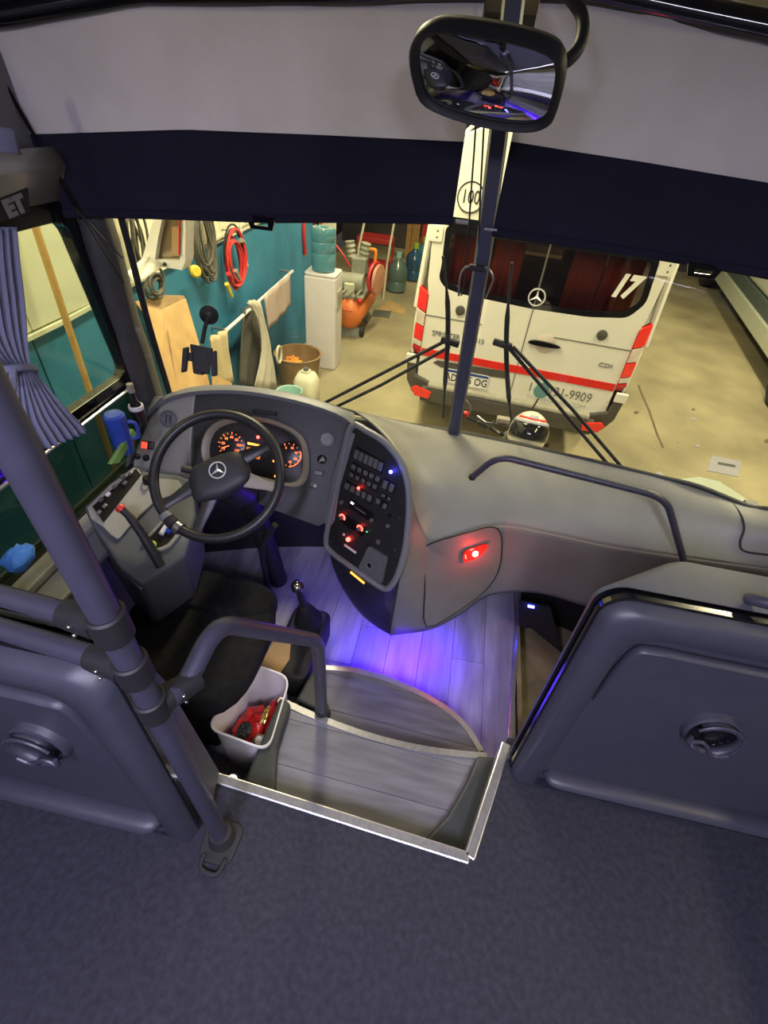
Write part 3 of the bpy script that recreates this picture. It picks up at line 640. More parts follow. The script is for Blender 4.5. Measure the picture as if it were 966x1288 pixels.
for q in ((279, 583), (288, 578), (312, 571), (347, 599), (345, 580)): mk('telltale', obox(fpx(*q, .006), fx, fy, fnn, (.010, .008, .001)), 'led_orange' if q[0] < 340 else 'led_amber', cl)
mk('grey_slot', obox(fpx(333, 519, .006), fx, fy, fnn, (.10, .016, .014)), 'rubber', D, bev=.004)
k1 = mk('speaker_disc', lathe([(.030, 0), (.030, .006), (.026, .010), (.020, .008), (0, .012)], fpx(412, 553), fnn, 24), 'dash_bluegrey', D, True)
k2 = mk('light_knob', lathe([(.019, 0), (.018, .012), (.015, .014), (0, .014)], fpx(405, 578), fnn, 20), 'dial_black', D, True)
mk('knob_pointer', obox(fpx(405, 578, .016), (fx*.5+fy*.85).normalized(), fnn.cross((fx*.5+fy*.85).normalized()), fnn, (.026, .005, .004)), 'tan_strip', k2)
mk('blank_switch', obox(fpx(401, 595, .003), fx, fy, fnn, (.036, .020, .010)), 'dial_black', D, bev=.002)
k3 = mk('mirror_joystick', lathe([(.016, 0), (.016, .006), (.008, .010), (0, .012)], fpx(395, 611), fnn, 18), 'steel', D, True)
av = mk('air_vent', lathe([(.036, 0), (.036, .006), (.031, .010), (.026, .004), (.024, -.004), (0, -.004)], fpx(212, 527), fnn, 28), 'dash_bluegrey', D, True)
for s in (-.009, .009): mk('vent_slat', obox(fpx(212, 527, .004)+fx*s, fx, fy, fnn, (.006, .036, .012)), 'dial_black', av, bev=.002)
hz = mk('switch_frame', obox(fpx(187, 560, .003), fx, fy, fnn, (.052, .032, .008)), 'dial_black', D, bev=.002)
mk('hazard_switch', obox(fpx(183, 560, .009), fx, fy, fnn, (.022, .026, .008)), 'led_red_dim', hz, bev=.002); mk('rocker_switch', obox(fpx(192, 560, .008), fx, fy, fnn, (.018, .024, .006)), 'button_grey', hz, bev=.002)
for q in ((173, 574), (184, 576)): mk('round_button', lathe([(.014, 0), (.013, .006), (0, .007)], fpx(*q), fnn, 16), 'dial_black', D, True)
mk('red_button', lathe([(.006, 0), (.006, .006), (0, .006)], fpx(193, 578), fnn, 10), 'red_plastic', D, True)
# --- side console under the driver's window
s0, s1, s2 = az(165, 592, .43), az(107, 640, .40), az(195, 690, .31)
sn_ = (s1-s0).cross(s2-s0).normalized(); sn_ = sn_ if sn_.z > 0 else -sn_
def spx(px, py, off=0): return apl(px, py, s0, sn_)+sn_*off
sc_ = thing('side_console', 'grey switch console under the driver window with parking brake lever', 'console', V((-1.05, 1.05, FZ)))
mk('console_body', prism([spx(*p) for p in [(164, 590), (105, 637), (118, 662), (150, 712), (178, 735), (232, 700), (246, 650), (243, 604), (222, 596)]], (0, 0, -.22)), mat('console_blue', (.085, .092, .105), .5, 0, .08, 12, .1), sc_, bev=.01)
mk('console_cap', prism(crom([spx(*p, .004) for p in [(168, 590), (178, 600), (196, 604), (225, 606), (226, 622), (196, 632), (160, 668), (148, 680), (130, 664), (110, 640)]], 2, True), sn_*.008), 'dash_grey', sc_, bev=.003)
swp = mk('switch_plate', prism([spx(*p, .012) for p in [(172, 592), (178, 600), (131, 660), (117, 640)]], sn_*.006), 'dial_black', sc_, bev=.002)
sx_ = (spx(172, 592)-spx(117, 640)).normalized(); sy_ = sn_.cross(sx_)
for (px, py), m_ in zip([(165, 600), (155, 604), (158, 612), (146, 616), (137, 626), (128, 633), (133, 641), (126, 649)], ['steel', 'button_grey', 'button_grey', 'steel', 'white_plastic', 'button_grey', 'steel', 'button_grey']):
    mk('small_switch', obox(spx(px, py, .022), sx_, sy_, sn_, (.016, .012, .012)), m_, swp, bev=.002)
mk('lock_button', lathe([(.018, 0), (.017, .02), (.012, .026), (0, .026)], spx(186, 608, .012), sn_, 16), 'dial_black', sc_, True); mk('mirror_button', lathe([(.010, 0), (.009, .012), (0, .012)], spx(183, 617, .012), sn_, 14), 'tan_strip', sc_, True)
tr = mk('tray', prism([spx(*p, .002) for p in [(180, 686), (212, 652), (228, 660), (215, 684), (190, 694)]], sn_*.003), 'dial_black', sc_)
mk('tray_lip', tube([spx(*p, .008) for p in [(179, 686), (211, 650)]], .006, 6), 'dash_grey', sc_, True); mk('tray_lip', tube(crom([spx(*p, .008) for p in [(187, 695), (212, 688), (232, 662)]], 3), .008, 6), 'dash_grey', sc_, True)
mat('lime', (.35, .55, .05), .4); mat('bluebottle', (.02, .05, .45), .25)
tag(mk('yellow_green_lid', lathe([(.016, 0), (.016, .006), (.009, .008), (.009, .014), (0, .015)], spx(191, 687, .006), sn_, 16), 'lime', smooth=True), 'small lime green cap lying in the side console tray', 'cap')
tag(mk('lighter', tube([spx(203, 674, .014), spx(209, 664, .014)], .009, 10), 'white_plastic', smooth=True), 'small white lighter lying in the side console tray', 'lighter')
tag(mk('blue_stopper', lathe([(.013, 0), (.013, .012), (0, .014)], spx(213, 668, .006), sn_, 14), 'bluebottle', smooth=True), 'dark blue cap beside the lighter in the side console tray', 'cap')
hb = [spx(202, 712, .0), spx(186, 690, .05), spx(168, 668, .085), spx(158, 660, .10)]
hb = crom(hb, 4)
lv = mk('brake_lever', tube(hb, [.016]*5+[.014]*4+[.012]*4, 10), 'matte_black', sc_, True)
mk('lever_knob', lathe([(.015, 0), (.016, .012), (.012, .018), (0, .019)], hb[-1], (hb[-1]-hb[-3]), 16), 'red_plastic', lv, True)
mk('console_pocket', prism([spx(*p, -.02) for p in [(152, 716), (176, 690), (196, 716), (176, 740)]], (0, 0, -.18)), 'panel_grey', sc_, bev=.01)
# ------------------------------------------------------------------ grab rail on the dashboard
gr_ = thing('dash_grab_rail', 'dark grey bent tube grab rail across the dashboard top', 'grab rail', ay(600, 598, 1.52))
gpth = fillet([ay(594, 600, 1.50), ay(626, 573, 1.50), ay(838, 626, 1.42), ay(862, 712, 1.45)], [0, .06, .07, 0], 7)
mk('tube', tube(gpth, .0125, 12), 'tube_grey', gr_, True)
for p, dr in ((gpth[0], (0, -.7, .7)), (gpth[-1], (0, -.8, .5))): mk('end_cap', ball(p, .0145, 12, 8), 'rubber', gr_, True)
# ------------------------------------------------------------------ steering wheel and column
wc = ay(273, 598, 1.165); wn = V((.06, -.66, .75)).normalized(); wx, wy, _ = basis(wn)
WR = .212
sw = thing('steering_wheel', 'large black steering wheel with chrome star on the hub pad', 'steering wheel', wc-wn*.05)
def wp(u, v, h=0): return wc+wx*u+wy*v+wn*h
mat('wheel_black', (.016, .016, .018), .42, 0, .1, 30, .1); mat('pad_black', (.022, .022, .026), .5, 0, .1, 30, .15, bscale=500)
mk('rim', tube([wp(WR*math.cos(a), WR*math.sin(a)) for a in [2*math.pi*i/64 for i in range(64)]], .0165, 12, True), 'wheel_black', sw, True)
pr = R_(28)
def rot2(u, v, a=pr): return u*math.cos(a)-v*math.sin(a), u*math.sin(a)+v*math.cos(a)
padp = [(-.098, -.05), (-.08, .045), (-.02, .062), (.06, .062), (.098, .042), (.105, -.03), (.08, -.06), (.0, -.075), (-.06, -.07)]
po = crom([wp(*rot2(*q), -.03) for q in padp], 4, True); pcn = sum(po, V((0, 0, 0)))/len(po)
vs, fs = grid([[p for p in po], [pcn+(p-pcn)*1.0+wn*.03 for p in po], [pcn+(p-pcn)*.9+wn*.042 for p in po], [pcn+(p-pcn)*.6+wn*.047 for p in po], [pcn+(p-pcn)*.25+wn*.048 for p in po]], True)
L = len(po); fs = fs+[tuple(range(4*L, 5*L)), tuple(range(L-1, -1, -1))]
mk('hub_pad', (vs, fs), 'pad_black', sw, True, ang=60)
for (a_, u, v) in ((10, .085, .03), (-33, .085, -.045), (190, -.08, .0), (232, -.04, -.05)):
    e = (WR*math.cos(R_(a_)+pr), WR*math.sin(R_(a_)+pr)); s_ = rot2(u, v)
    p_ = [wp(s_[0], s_[1], -.012), wp((s_[0]+e[0])/2, (s_[1]+e[1])/2, -.010), wp(e[0]*.99, e[1]*.99, 0)]
    mk('spoke', tube(crom(p_, 4), [.028, .026, .024, .022, .019, .017, .016, .016, .017], 10, flat=.42, ref=tuple(wn)), 'tan_strip' if a_ == -33 else 'wheel_black', sw, True)
ec = wp(*rot2(.012, .010), .020)+wn*.0
def star(c, r, ex_, ey_, nz, m, par, nm='emblem', a0=90, th=.004):
    rg_ = tube([c+ex_*r*math.cos(a)+ey_*r*math.sin(a) for a in [2*math.pi*i/32 for i in range(32)]], r*.09, 6, True)
    parts = [rg_]
    for k in range(3):
        a = R_(a0+120*k); dr = ex_*math.cos(a)+ey_*math.sin(a); tn = nz.cross(dr)
        tip = c+dr*r*.97; b1, b2 = c+tn*r*.17+dr*r*.08, c-tn*r*.17+dr*r*.08; top_ = c+nz*th; 
        parts.append(([b1, tip, b2, c-dr*0+nz*th, c-nz*.001], [(0, 1, 3), (1, 2, 3), (0, 4, 1), (1, 4, 2), (0, 3, 4), (2, 4, 3)]))
    return mk(nm, join(*parts), m, par, False)
sxx, syy = rot2(1, 0); star(ec+wn*.0, .027, wx, wy, wn, 'badge_silver', sw, 'star_emblem', 90+16)
ca = R_(232)
for k, a_ in enumerate((228, 236, 243)):
    a = R_(a_); tng = wx*(-math.sin(a))+wy*math.cos(a); p = wp(WR*math.cos(a), WR*math.sin(a))
    mk('rim_clamp', tube([p-tng*.010, p+tng*.010], .0215, 14), 'steel' if k == 2 else ('dash_bluegrey' if k == 0 else 'rubber'), sw, True)
col = thing('steering_column', 'black steering column with stalk and ignition key', 'steering column', V((-.70, 1.40, FZ)))
mk('shroud', tube([wc-wn*.045, wc-wn*.10, wc-wn*.24], [.055, .07, .075], 14), 'fascia_black', col, True)
mk('column_tube', tube(crom([wc-wn*.2, wc-wn*.36, V((-.70, 1.53, FZ+.01))], 4), .045, 12), 'matte_black', col, True)
mk('stalk', tube([wc-wn*.07, wc-wn*.07-wx*.09+wy*.012, wc-wn*.065-wx*.15+wy*.02], [.009, .012, .013], 10), 'matte_black', col, True)
ky = wc-wn*.06-wx*.075-wy*.035
mk('key_head', lathe([(.011, 0), (.012, .004), (.011, .008), (0, .009)], ky, wn, 14), 'tan_strip', col, True); mk('key_fob', tube([ky, ky-wx*.01-wy*.05-wn*.02], .004, 6), 'steel', col, True)
# pedals and hanging black hose
for i, (px, py) in enumerate(((435, 672), (400, 655))):
    p = az(px, py, FZ+.10); pd = thing('foot_pedal', ['dark rubber accelerator pedal beside the console skirt', 'dark rubber brake pedal under the steering column'][i], 'pedal', V((p.x, p.y, FZ)))
    mk('pedal_pad', obox(p, V((1, 0, 0)), V((0, .5, .85)), V((0, -.85, .5)), (.07, .12, .018)), 'rubber', pd, bev=.004); mk('pedal_arm', tube([p+V((0, .01, 0)), p+V((0, .12, -.09))], .012, 8), 'matte_black', pd, True)
tag(mk('floor_hose', tube(crom([V((-.64, 1.42, .12)), az(330, 690, -.05), az(334, 720, -.25), az(337, 741, FZ+.02)], 5), .014, 10), 'rubber', smooth=True), 'black rubber hose hanging from the steering column to the floor', 'hose')
# ------------------------------------------------------------------ gear lever
gl = thing('gear_lever', 'black gear lever with chrome ball knob and rubber gaiter', 'gear lever', az(382, 800, FZ))
g0 = az(388, 812, FZ); gt = az(374, 738, .06)
mk('gear_box_cover', prism(fillet([V((g0.x+a, g0.y+b, FZ)) for a, b in ((-.10, -.26), (.075, -.26), (.085, .10), (-.09, .10))], .04, 4, True), (0, 0, .16)), 'matte_black', gl, bev=.02)
gb = V((g0.x+.0, g0.y+.02, FZ+.16)); dr = (gt-gb)
prof = []
for i in range(9): prof.append((.062-.045*i/8+(.006 if i % 2 else -.003), dr.length*.50*i/8))
mk('gaiter', lathe(prof, gb, dr, 20), 'rubber', gl, True, ang=60)
mk('shaft', tube([gb+dr*.4, gb+dr*.92], [.016, .012], 10), 'matte_black', gl, True)
kn = mk('knob', ball(gt, (.026, .026, .03), 18, 12), mat('knob_black', (.02, .02, .022), .08, 0, .05, 10, coat=1), gl, True)
mk('knob_cap', ball(gt+V((.003, -.012, .016)), (.017, .017, .013), 14, 8), 'chrome', kn, True)
# ------------------------------------------------------------------ driver seat
ds = thing('driver_seat', 'black cloth driver seat with low rounded backrest', 'seat', V((-.74, .86, FZ)))
def sq(c, ex_, ey_, ez_, a, b, h, e=3.2, n=40, puff=.02):
    rows = []
    for k, (s, z) in enumerate(((.90, -h), (1.0, -h*.7), (1.02, 0), (1.0, h*.6), (.93, h*.9), (.75, h), (.4, h-puff*.4), (.1, h-puff*.6))):
        r = []
        for i in range(n):
            t = 2*math.pi*i/n; q = (abs(math.cos(t))**e+abs(math.sin(t))**e)**(-1/e); r.append(c+ex_*a*s*q*math.cos(t)+ey_*b*s*q*math.sin(t)+ez_*z)
        rows.append(r)
    vs, fs = grid(rows, True); return vs, fs+[tuple(range(7*n, 8*n)), tuple(range(n-1, -1, -1))]
SZ = .06
mk('cushion', sq(V((-.755, .885, SZ-.055)), V((1, .0, 0)), V((0, 1, -.02)), V((0, .05, 1)), .262, .27, .06), 'seat_cloth', ds, True, ang=70)
mk('cushion_front_roll', sq(V((-.755, 1.06, SZ-.035)), V((1, 0, 0)), V((0, 1, 0)), V((0, 0, 1)), .24, .09, .048), 'seat_cloth', ds, True, ang=70)
bdir = V((0, -.10, .99)).normalized(); bn = V((0, .99, .10))
mk('backrest', sq(V((-.86, .555, SZ+.26)), V((1, 0, 0)), bdir, bn, .19, .27, .05, 2.8), 'seat_cloth', ds, True, ang=70)
mk('pedestal', box((-.79, .88, (FZ+SZ-.11)/2), (.34, .40, SZ-.11-FZ)), 'matte_black', ds, bev=.02)
mk('armrest', tube([V((-1.02, .52, .30)), V((-1.03, .80, .28))], [.032, .028], 12, flat=.8), 'seat_cloth', ds, True)
# ------------------------------------------------------------------ modesty panels
def modesty(name, label, x0, x1, y0, lean, top, depth, jd, cup, ins):
    """panel standing across the bus: passenger face at y0, leaning forward by `lean` at the top; the free edge is at x0"""
    t = thing(name, label, 'partition', V(((x0+x1)/2, y0+depth/2, 0)), 'moulded partitions at the front of the carpet')
    sg = 1 if x1 > x0 else -1
    n = V((0, -top, lean)).normalized()   # passenger-facing normal (points back and up)
    n = n if n.y < 0 else -n
    def P(u, z, off=0):  # u measured from the free edge
        return V((x0+sg*u, y0+lean*z/top, z))+n*off
    W = abs(x1-x0)
    def outl(d, off, r): # outline inset by d
        pts = [P(d*.9, .012, off), P(d*.95+.022, top-.035-d, off), P(d+.062, top-d, off), P(W, top-d, off), P(W, .012, off)]
        return fillet(pts, [0, r, r, 0, 0], 5, True)
    # shell behind, black gloss joint, raised rim, sunken field
    sh = outl(0, -.012-jd, .03); sv = V((0, depth-jd, .012))
    vs, fs = grid([sh, [p+sv*.10 for p in sh], [V(((x0+x1)/2, p.y, top/2))*0+V((p.x+((ins[0]+ins[1]*p.z/top)*sg if abs(p.x-x0) < W*.5 else 0), p.y, p.z-ins[2]*(p.z/top))) for p in [q+sv for q in sh]]], True)
    m_ = len(sh); mk('shell', (vs, fs+[tuple(range(2*m_, 3*m_))]), 'panel_shell', t, True, ang=40)
    mk('gloss_joint', prism(outl(.007, -.014-jd, .03), n*jd), 'gloss_black', t, bev=.003)
    ro_ = [outl(.012, -.014, .03), outl(.018, .010, .03), outl(.034, .022, .035), outl(.085, .018, .045), outl(.098, .004, .045), outl(.104, -.006, .045)]
    mk('rim', grid(ro_, True), 'panel_grey', t, True, ang=60)
    mk('field', prism(outl(.102, -.008, .06), -n*.006), 'panel_grey', t)
    # lip over the field and rolled foot under it
    lipz = top-.125
    mk('upper_lip', tube(crom([P(.115, top*.55, .0), P(.135, lipz-.03, .006), P(.18, lipz, .010), P(.30, lipz, .010), P(W, lipz, .010)], 5), [.002, .006, .010]+[.014]*18, 10, flat=.6), 'panel_grey', t, True)
    ft = [P(.10, .05, .0), P(.16, .052, .006), P(.4, .058, .010), P(W, .06, .012)]
    mk('foot_roll', tube(crom(ft, 5), [.004, .014, .022, .028]+[.032]*12, 12, flat=.55), 'panel_grey', t, True)
    # cup holder
    cc = P(*cup); r = .06
    ch = mk('cup_holder', lathe([(r+.010, -.012), (r+.006, .002), (r, .006), (r-.004, .002), (r-.010, -.006)], cc, n, 28), 'panel_grey', t, True)
    k = basis(n); ex_ = V((sg, 0, 0)); ey_ = n.cross(ex_) if n.cross(ex_).z > 0 else -n.cross(ex_)
    cup_pts = [cc+ex_*r*.95*math.cos(a)+ey_*r*.95*math.sin(a) for a in [R_(-200+20*i) for i in range(21)]]
    rows = [[p-n*.004 for p in cup_pts], [cc+(p-cc)*.99+n*.024 for p in cup_pts]]
    sub_ = [i for i in range(21) if 3 <= i <= 17]
    mk('cup_wall', grid([[r_[i] for i in sub_] for r_ in rows]), 'panel_grey', ch, True, solid=.005)
    mk('cup_ring', tube(crom([cc+ex_*r*u+ey_*r*v+n*.026 for u, v in [(-1.0, .10), (-.98, -.28), (-.72, -.14), (-.45, -.12), (-.12, -.42), (.05, -.72), (.42, -.85), (.80, -.62)]], 4), .0055, 8), 'tube_grey', ch, True)
    mk('cup_ring', tube([cc+ex_*r*math.cos(a)+ey_*r*math.sin(a)+n*.022 for a in [R_(150-14*i) for i in range(14)]], .004, 8), 'tube_grey', ch, True)
    mk('cup_floor', lathe([(r*.9, 0), (0, .001)], cc-n*.004, n, 24), 'gloss_black', ch)
    for q in ((-.3, .55), (.35, .45)): mk('screw', ball(cc+ex_*r*q[0]+ey_*r*q[1]+n*.003, .003, 8, 6), 'chrome', ch, True)
    return t
modesty('partition_panel', 'dark grey moulded partition with cup holder beside the entrance steps', .385, 1.30, .665, .085, .775, .15, .03, (.42, .40, .004), (.085, .07, .01))
modesty('partition_panel', 'dark grey moulded partition with cup holder behind the driver seat', -.445, -1.23, .315, .015, .80, .15, .05, (.30, .42, .004), (.02, .05, .30))
# stub of a grab handle on the door-side partition
gh = thing('grab_handle', 'dark grey grab handle stub on top of the door-side partition', 'grab handle', V((.80, .84, .79)))
mk('handle_tube', tube(crom([ay(938, 752, .82), ay(960, 757, .80), ay(1000, 765, .78), ay(1050, 770, .78)], 4), [.011]+[.014]*12, 12), 'tube_grey', gh, True)
# ------------------------------------------------------------------ handrail post with clamps and rails
PX, PY = -.385, .325
hr = thing('handrail', 'dark blue grey tubular handrail post with clamped rails and bent arm', 'handrail', V((PX, PY, 0)))
LN = (ay(72, 660, PY)-V((PX, PY, 0))); LN = LN/LN.z
def pz(z): return V((PX, PY, 0))+LN*z
mk('post', tube([pz(0), pz(1.97)], .0205, 18), 'tube_grey', hr, True)
fo = mk('foot_flange', lathe([(.036, .0), (.036, .012), (.031, .02), (.031, .05), (.028, .055)], V((PX, PY, 0)), (0, 0, 1), 20), 'rubber', hr, True)
mk('foot_plate', prism(fillet([V((PX+a, PY+b, .001)) for a, b in ((-.045, -.06), (.045, -.06), (.05, .04), (-.05, .04))], .03, 5, True), (0, 0, .01)), 'rubber', hr, bev=.003)
mk('foot_loop', tube(crom([V((PX-.028, PY-.045, .014)), V((PX-.025, PY-.075, .012)), V((PX+.02, PY-.08, .012)), V((PX+.03, PY-.045, .014))], 4), .006, 8), 'rubber', hr, True)
def clampz(z, dirv, ln=.10):
    c = mk('clamp', tube([pz(z-.028), pz(z-.025), pz(z+.025), pz(z+.028)], [.023, .0265, .0265, .023], 20), 'matte_black', hr, True)
    d = V(dirv).normalized(); mk('clamp_arm', tube([pz(z)+d*.015, pz(z)+d*ln*.8, pz(z)+d*ln], [.025, .023, .021], 16), 'matte_black', c, True)
    for s in (-.02, .02):
        k = d.cross(V((0, 0, 1))); k = k if k.y < 0 else -k
        mk('bolt', ball(pz(z+s*.5)+d*.045+k*.024, .0035, 8, 6), 'chrome', c, True)
Z1, Z2, Z3 = ay(135, 785, PY).z, ay(152, 838, PY).z, ay(182, 885, PY).z
r1a, r1b = pz(Z1), ay(-40, 738, .36); d1 = (r1b-r1a)
clampz(Z1, d1, .08); mk('rail', tube([r1a+d1.normalized()*.07, r1a+d1*1.6], .0165, 14), 'tube_grey', hr, True)
r2a, r2b = pz(Z2), ay(-40, 778, .36); d2 = (r2b-r2a)
clampz(Z2, d2, .08); mk('rail', tube([r2a+d2.normalized()*.07, r2a+d2*1.8], .018, 14), 'tube_grey', hr, True)
b0 = pz(Z3); bp_ = [b0, b0+V((.03, .05, -.01)), ay(272, 783, .49), ay(400, 806, .74), ay(405, 888, .80)]
clampz(Z3, bp_[1]-b0+V((0, .0, -.0)), .085)
bp_[-1] = V((bp_[-1].x, bp_[-1].y, -.13))
arm_ = fillet([b0+V((.02, .02, 0)), bp_[1], bp_[2], bp_[3], ay(405, 893, .79)+V((0, 0, -.02))], [0, .06, .11, .05, 0], 7)
mk('arm', tube(arm_, .0195, 14), 'tube_grey', hr, True)
mk('arm_foot', lathe([(.032, -.02), (.032, -.008), (.026, .01), (.026, .03)], arm_[-1], (0, 0, 1), 16), 'rubber', hr, True)
# ------------------------------------------------------------------ waste bin with contents
bn_ = thing('waste_bin', 'white plastic waste bin standing beside the step treads', 'bin', V((-.475, .755, FZ)))
bt = [az(*p, -.09) for p in [(318, 834), (366, 851), (338, 946), (258, 916)]]
bcn = sum(bt, V((0, 0, 0)))/4
def bring(s, z): return [V((bcn.x+(p.x-bcn.x)*s, bcn.y+(p.y-bcn.y)*s, z)) for p in fillet(bt, .05, 6, True)]
rows = [bring(.96, -.10), bring(1.0, -.098), bring(1.0, -.088), bring(.95, -.088), bring(.93, -.11), bring(.82, FZ+.02), bring(.4, FZ+.015)]
vs, fs = grid(rows, True); m_ = len(rows[0]); mk('bin_wall', (vs, fs+[tuple(range(6*m_, 7*m_))]), 'white_plastic', bn_, True, ang=50)
rows = [bring(.95, -.10), bring(.86, FZ+.001), bring(.3, FZ+.001)]; vs, fs = grid(rows, True); mk('bin_outside', (vs, fs+[tuple(range(2*m_, 3*m_))]), 'white_plastic', bn_, True, ang=50)
mat('wrap_red', (.55, .02, .015), .25, 0, .3, 60, .8, bscale=90); mat('gold_foil', (.6, .45, .15), .25, .8, .2, 40)
def crumple(c, r, seed, k=.25):
    rnd = random.Random(seed); vs, fs = ball(c, r, 14, 9); c = V(c); return [c+(p-c)*(1+rnd.uniform(-k, k)) for p in vs], fs
IG = 'litter in the waste bin'
tag(mk('red_wrapper', crumple((bcn.x-.015, bcn.y-.03, -.25), (.062, .08, .085), 1, .2), 'wrap_red'), 'crumpled glossy red wrapper lying in the white bin', 'wrapper')
tag(mk('red_wrapper', crumple((bcn.x+.05, bcn.y+.035, -.235), (.03, .05, .07), 4, .2), 'wrap_red'), 'narrow red wrapper standing against the bin wall', 'wrapper')
tag(mk('gold_wrapper', crumple((bcn.x+.03, bcn.y-.0, -.165), (.010, .032, .014), 2, .35), 'gold_foil'), 'gold foil twist wrapper on the red litter in the bin', 'wrapper')
tag(mk('bottle_neck', lathe([(.030, 0), (.028, .03), (.014, .06), (.014, .08), (0, .08)], V((bcn.x+.03, bcn.y-.07, -.235)), (.2, -.3, 1), 16), mat('clear_plastic', (.5, .5, .5), .15, 0, .1, 10, coat=.5), smooth=True), 'small clear plastic bottle standing in the litter of the bin', 'bottle')
tag(mk('black_pouch', crumple((bcn.x-.02, bcn.y-.07, -.165), (.022, .03, .024), 3, .3), 'matte_black'), 'small black pouch on top of the red wrapper', 'pouch')
# cardboard sheet on the floor near the seat, light spot lamp at step
mat('cardboard', (.52, .34, .15), .85, 0, .12, 8, .2)
tag(mk('floor_cardboard', prism([az(*p, FZ+.16) for p in [(322, 845), (350, 798), (366, 808), (364, 830), (352, 848)]], (0, 0, .006)), 'cardboard', bev=.001), 'tan cardboard piece lying between the driver seat and the gear lever', 'cardboard')
dl_ = thing('step_lamp', 'small round white lamp lit beside the upper tread', 'lamp', az(293, 981, -.06))
lp = az(292, 982, -.03); mk('lamp_body', lathe([(.022, -.04), (.022, 0), (.018, .006)], lp, (0, 0, 1), 16), 'matte_black', dl_, True); mk('lamp_lens', ball(lp+V((0, 0, .004)), (.017, .017, .008), 12, 8), mat('step_lens', (.9, .9, 1), .3, emit=1.2), dl_, True)
# ------------------------------------------------------------------ thermos, bottle and blue cloth by the side window
mat('thermos_blue', (.03, .07, .40), .3, coat=.3)
th = thing('thermos', 'blue plastic thermos mug standing below the driver window', 'thermos', ax(160, 572, -1.13))
tb_ = ax(158, 568, -1.13); k_ = .001
mk('mug_body', lathe([(.029, 0), (.033, .01), (.034, .10), (.033, .13), (.036, .132), (.036, .15), (.029, .158), (0, .16)], tb_, (0, 0, 1), 24), 'thermos_blue', th, True)
mk('mug_handle', tube(crom([tb_+V((.03, .02, .12)), tb_+V((.05, .03, .11)), tb_+V((.05, .03, .06)), tb_+V((.03, .02, .05))], 5), .007, 8), 'thermos_blue', th, True)
wb_ = thing('dark_bottle', 'dark glass bottle with pale ring next to the blue thermos', 'bottle', ax(176, 535, -1.12))
tb2 = ax(177, 532, -1.13)
mk('bottle_body', lathe([(.022, 0), (.024, .01), (.024, .07), (.010, .10), (.010, .13), (0, .13)], tb2, (0, 0, 1), 18), mat('dark_glass', (.02, .015, .015), .1, coat=.8), wb_, True); mk('bottle_ring', lathe([(.0255, .06), (.0265, .068), (.0255, .076)], tb2, (0, 0, 1), 18), 'white_plastic', wb_, True); mk('bottle_cap', lathe([(.012, .128), (.012, .16), (0, .162)], tb2, (0, 0, 1), 14), 'tan_strip', wb_, True)
tag(mk('green_strip', prism([ax(*p, -1.10) for p in [(140, 584), (168, 540), (172, 546), (150, 582)]], (-.015, 0, 0)), mat('green_cloth', (.16, .30, .08), .8)), 'narrow green cloth strip wedged between dashboard and side window', 'cloth')
tag(mk('blue_cloth', crumple(ax(24, 702, -1.12), (.035, .05, .035), 9, .16), mat('blue_cloth', (.06, .22, .62), .8, 0, .2, 40), smooth=True), 'crumpled light blue cloth on the ledge below the side window', 'cloth')
st(mk('window_ledge', box((-1.15, .70, .27), (.16, 1.0, .03)), 'bus_wall', bev=.01))
# cabin lamps (fixtures for the two ceiling lights)
for x, wh in ((.32, 'door side'), (-.45, 'driver side')):
    cl_ = thing('cabin_lamp', 'white strip lamp in the bus ceiling on the '+wh, 'lamp', V((x, -.75, 1.94)), 'cabin ceiling lamps')
    mk('lamp_frame', box((x, -.75, 1.965), (.24, .76, .02)), 'ceiling_grey', cl_, bev=.004); mk('lamp_diffuser', box((x, -.75, 1.95), (.18, .70, .012)), 'lamp_white', cl_, bev=.004)
# ------------------------------------------------------------------ garage shell
GZ = -1.1; WX = -2.1
def mat_floor():
    m = mat('concrete', (.34, .30, .185), .75, 0, .3, 1.3, .3, bscale=60); return m
mat_floor()
mat('wall_blue', (.035, .20, .34), .55, 0, .18, 3, .25, bscale=25); mat('wall_white', (.68, .66, .50), .6, 0, .08, 2.5, .2, bscale=25)
mat('garage_dark', (.06, .05, .045), .8, 0, .3, 2); mat('garage_ceiling', (.22, .20, .17), .8, 0, .1, 3)
st(mk('garage_floor', box((3, 5, GZ-.05), (12, 18, .1)), 'concrete'))
wl = sempty('garage_wall_left', (WX, 4.6, GZ))
ys = [-2.5, -.2, 2.0, 4.1, 6.75]
for a, b in zip(ys, ys[1:]):
    mk('wall_panel', box((WX-.05, (a+b)/2, (GZ+.56)/2), (.1, b-a-.008, .56-GZ)), 'wall_blue', wl, bev=.003)
    mk('upper_panel', box((WX-.04, (a+b)/2, 1.77), (.13, b-a-.008, 2.46)), 'wall_white', wl, bev=.003)
mk('ledge', prism([V((WX+.04, -2.5, .54)), V((WX+.04, 2.2, .53)), V((WX+.04, 6.75, .68)), V((WX+.04, 6.75, .66)), V((WX+.04, 2.2, .51)), V((WX+.04, -2.5, .52))], (-.06, 0, 0)), 'wall_white', wl)
st(mk('garage_wall_far', box((3, 13.8, 1), (12, .1, 4.4)), 'garage_dark'))
st(mk('garage_wall_right', box((8.9, 5, 1), (.1, 18, 4.4)), 'wall_white'))
st(mk('garage_ceiling', box((3, 5, 3.0), (12, 18, .1)), 'garage_ceiling'))
st(mk('garage_wall_side_bay', box((-3.6, 10.3, 1), (.1, 7, 4.4)), 'garage_dark')); st(mk('garage_wall_return', box((-2.9, 6.8, 1), (1.5, .1, 4.4)), 'wall_blue'))
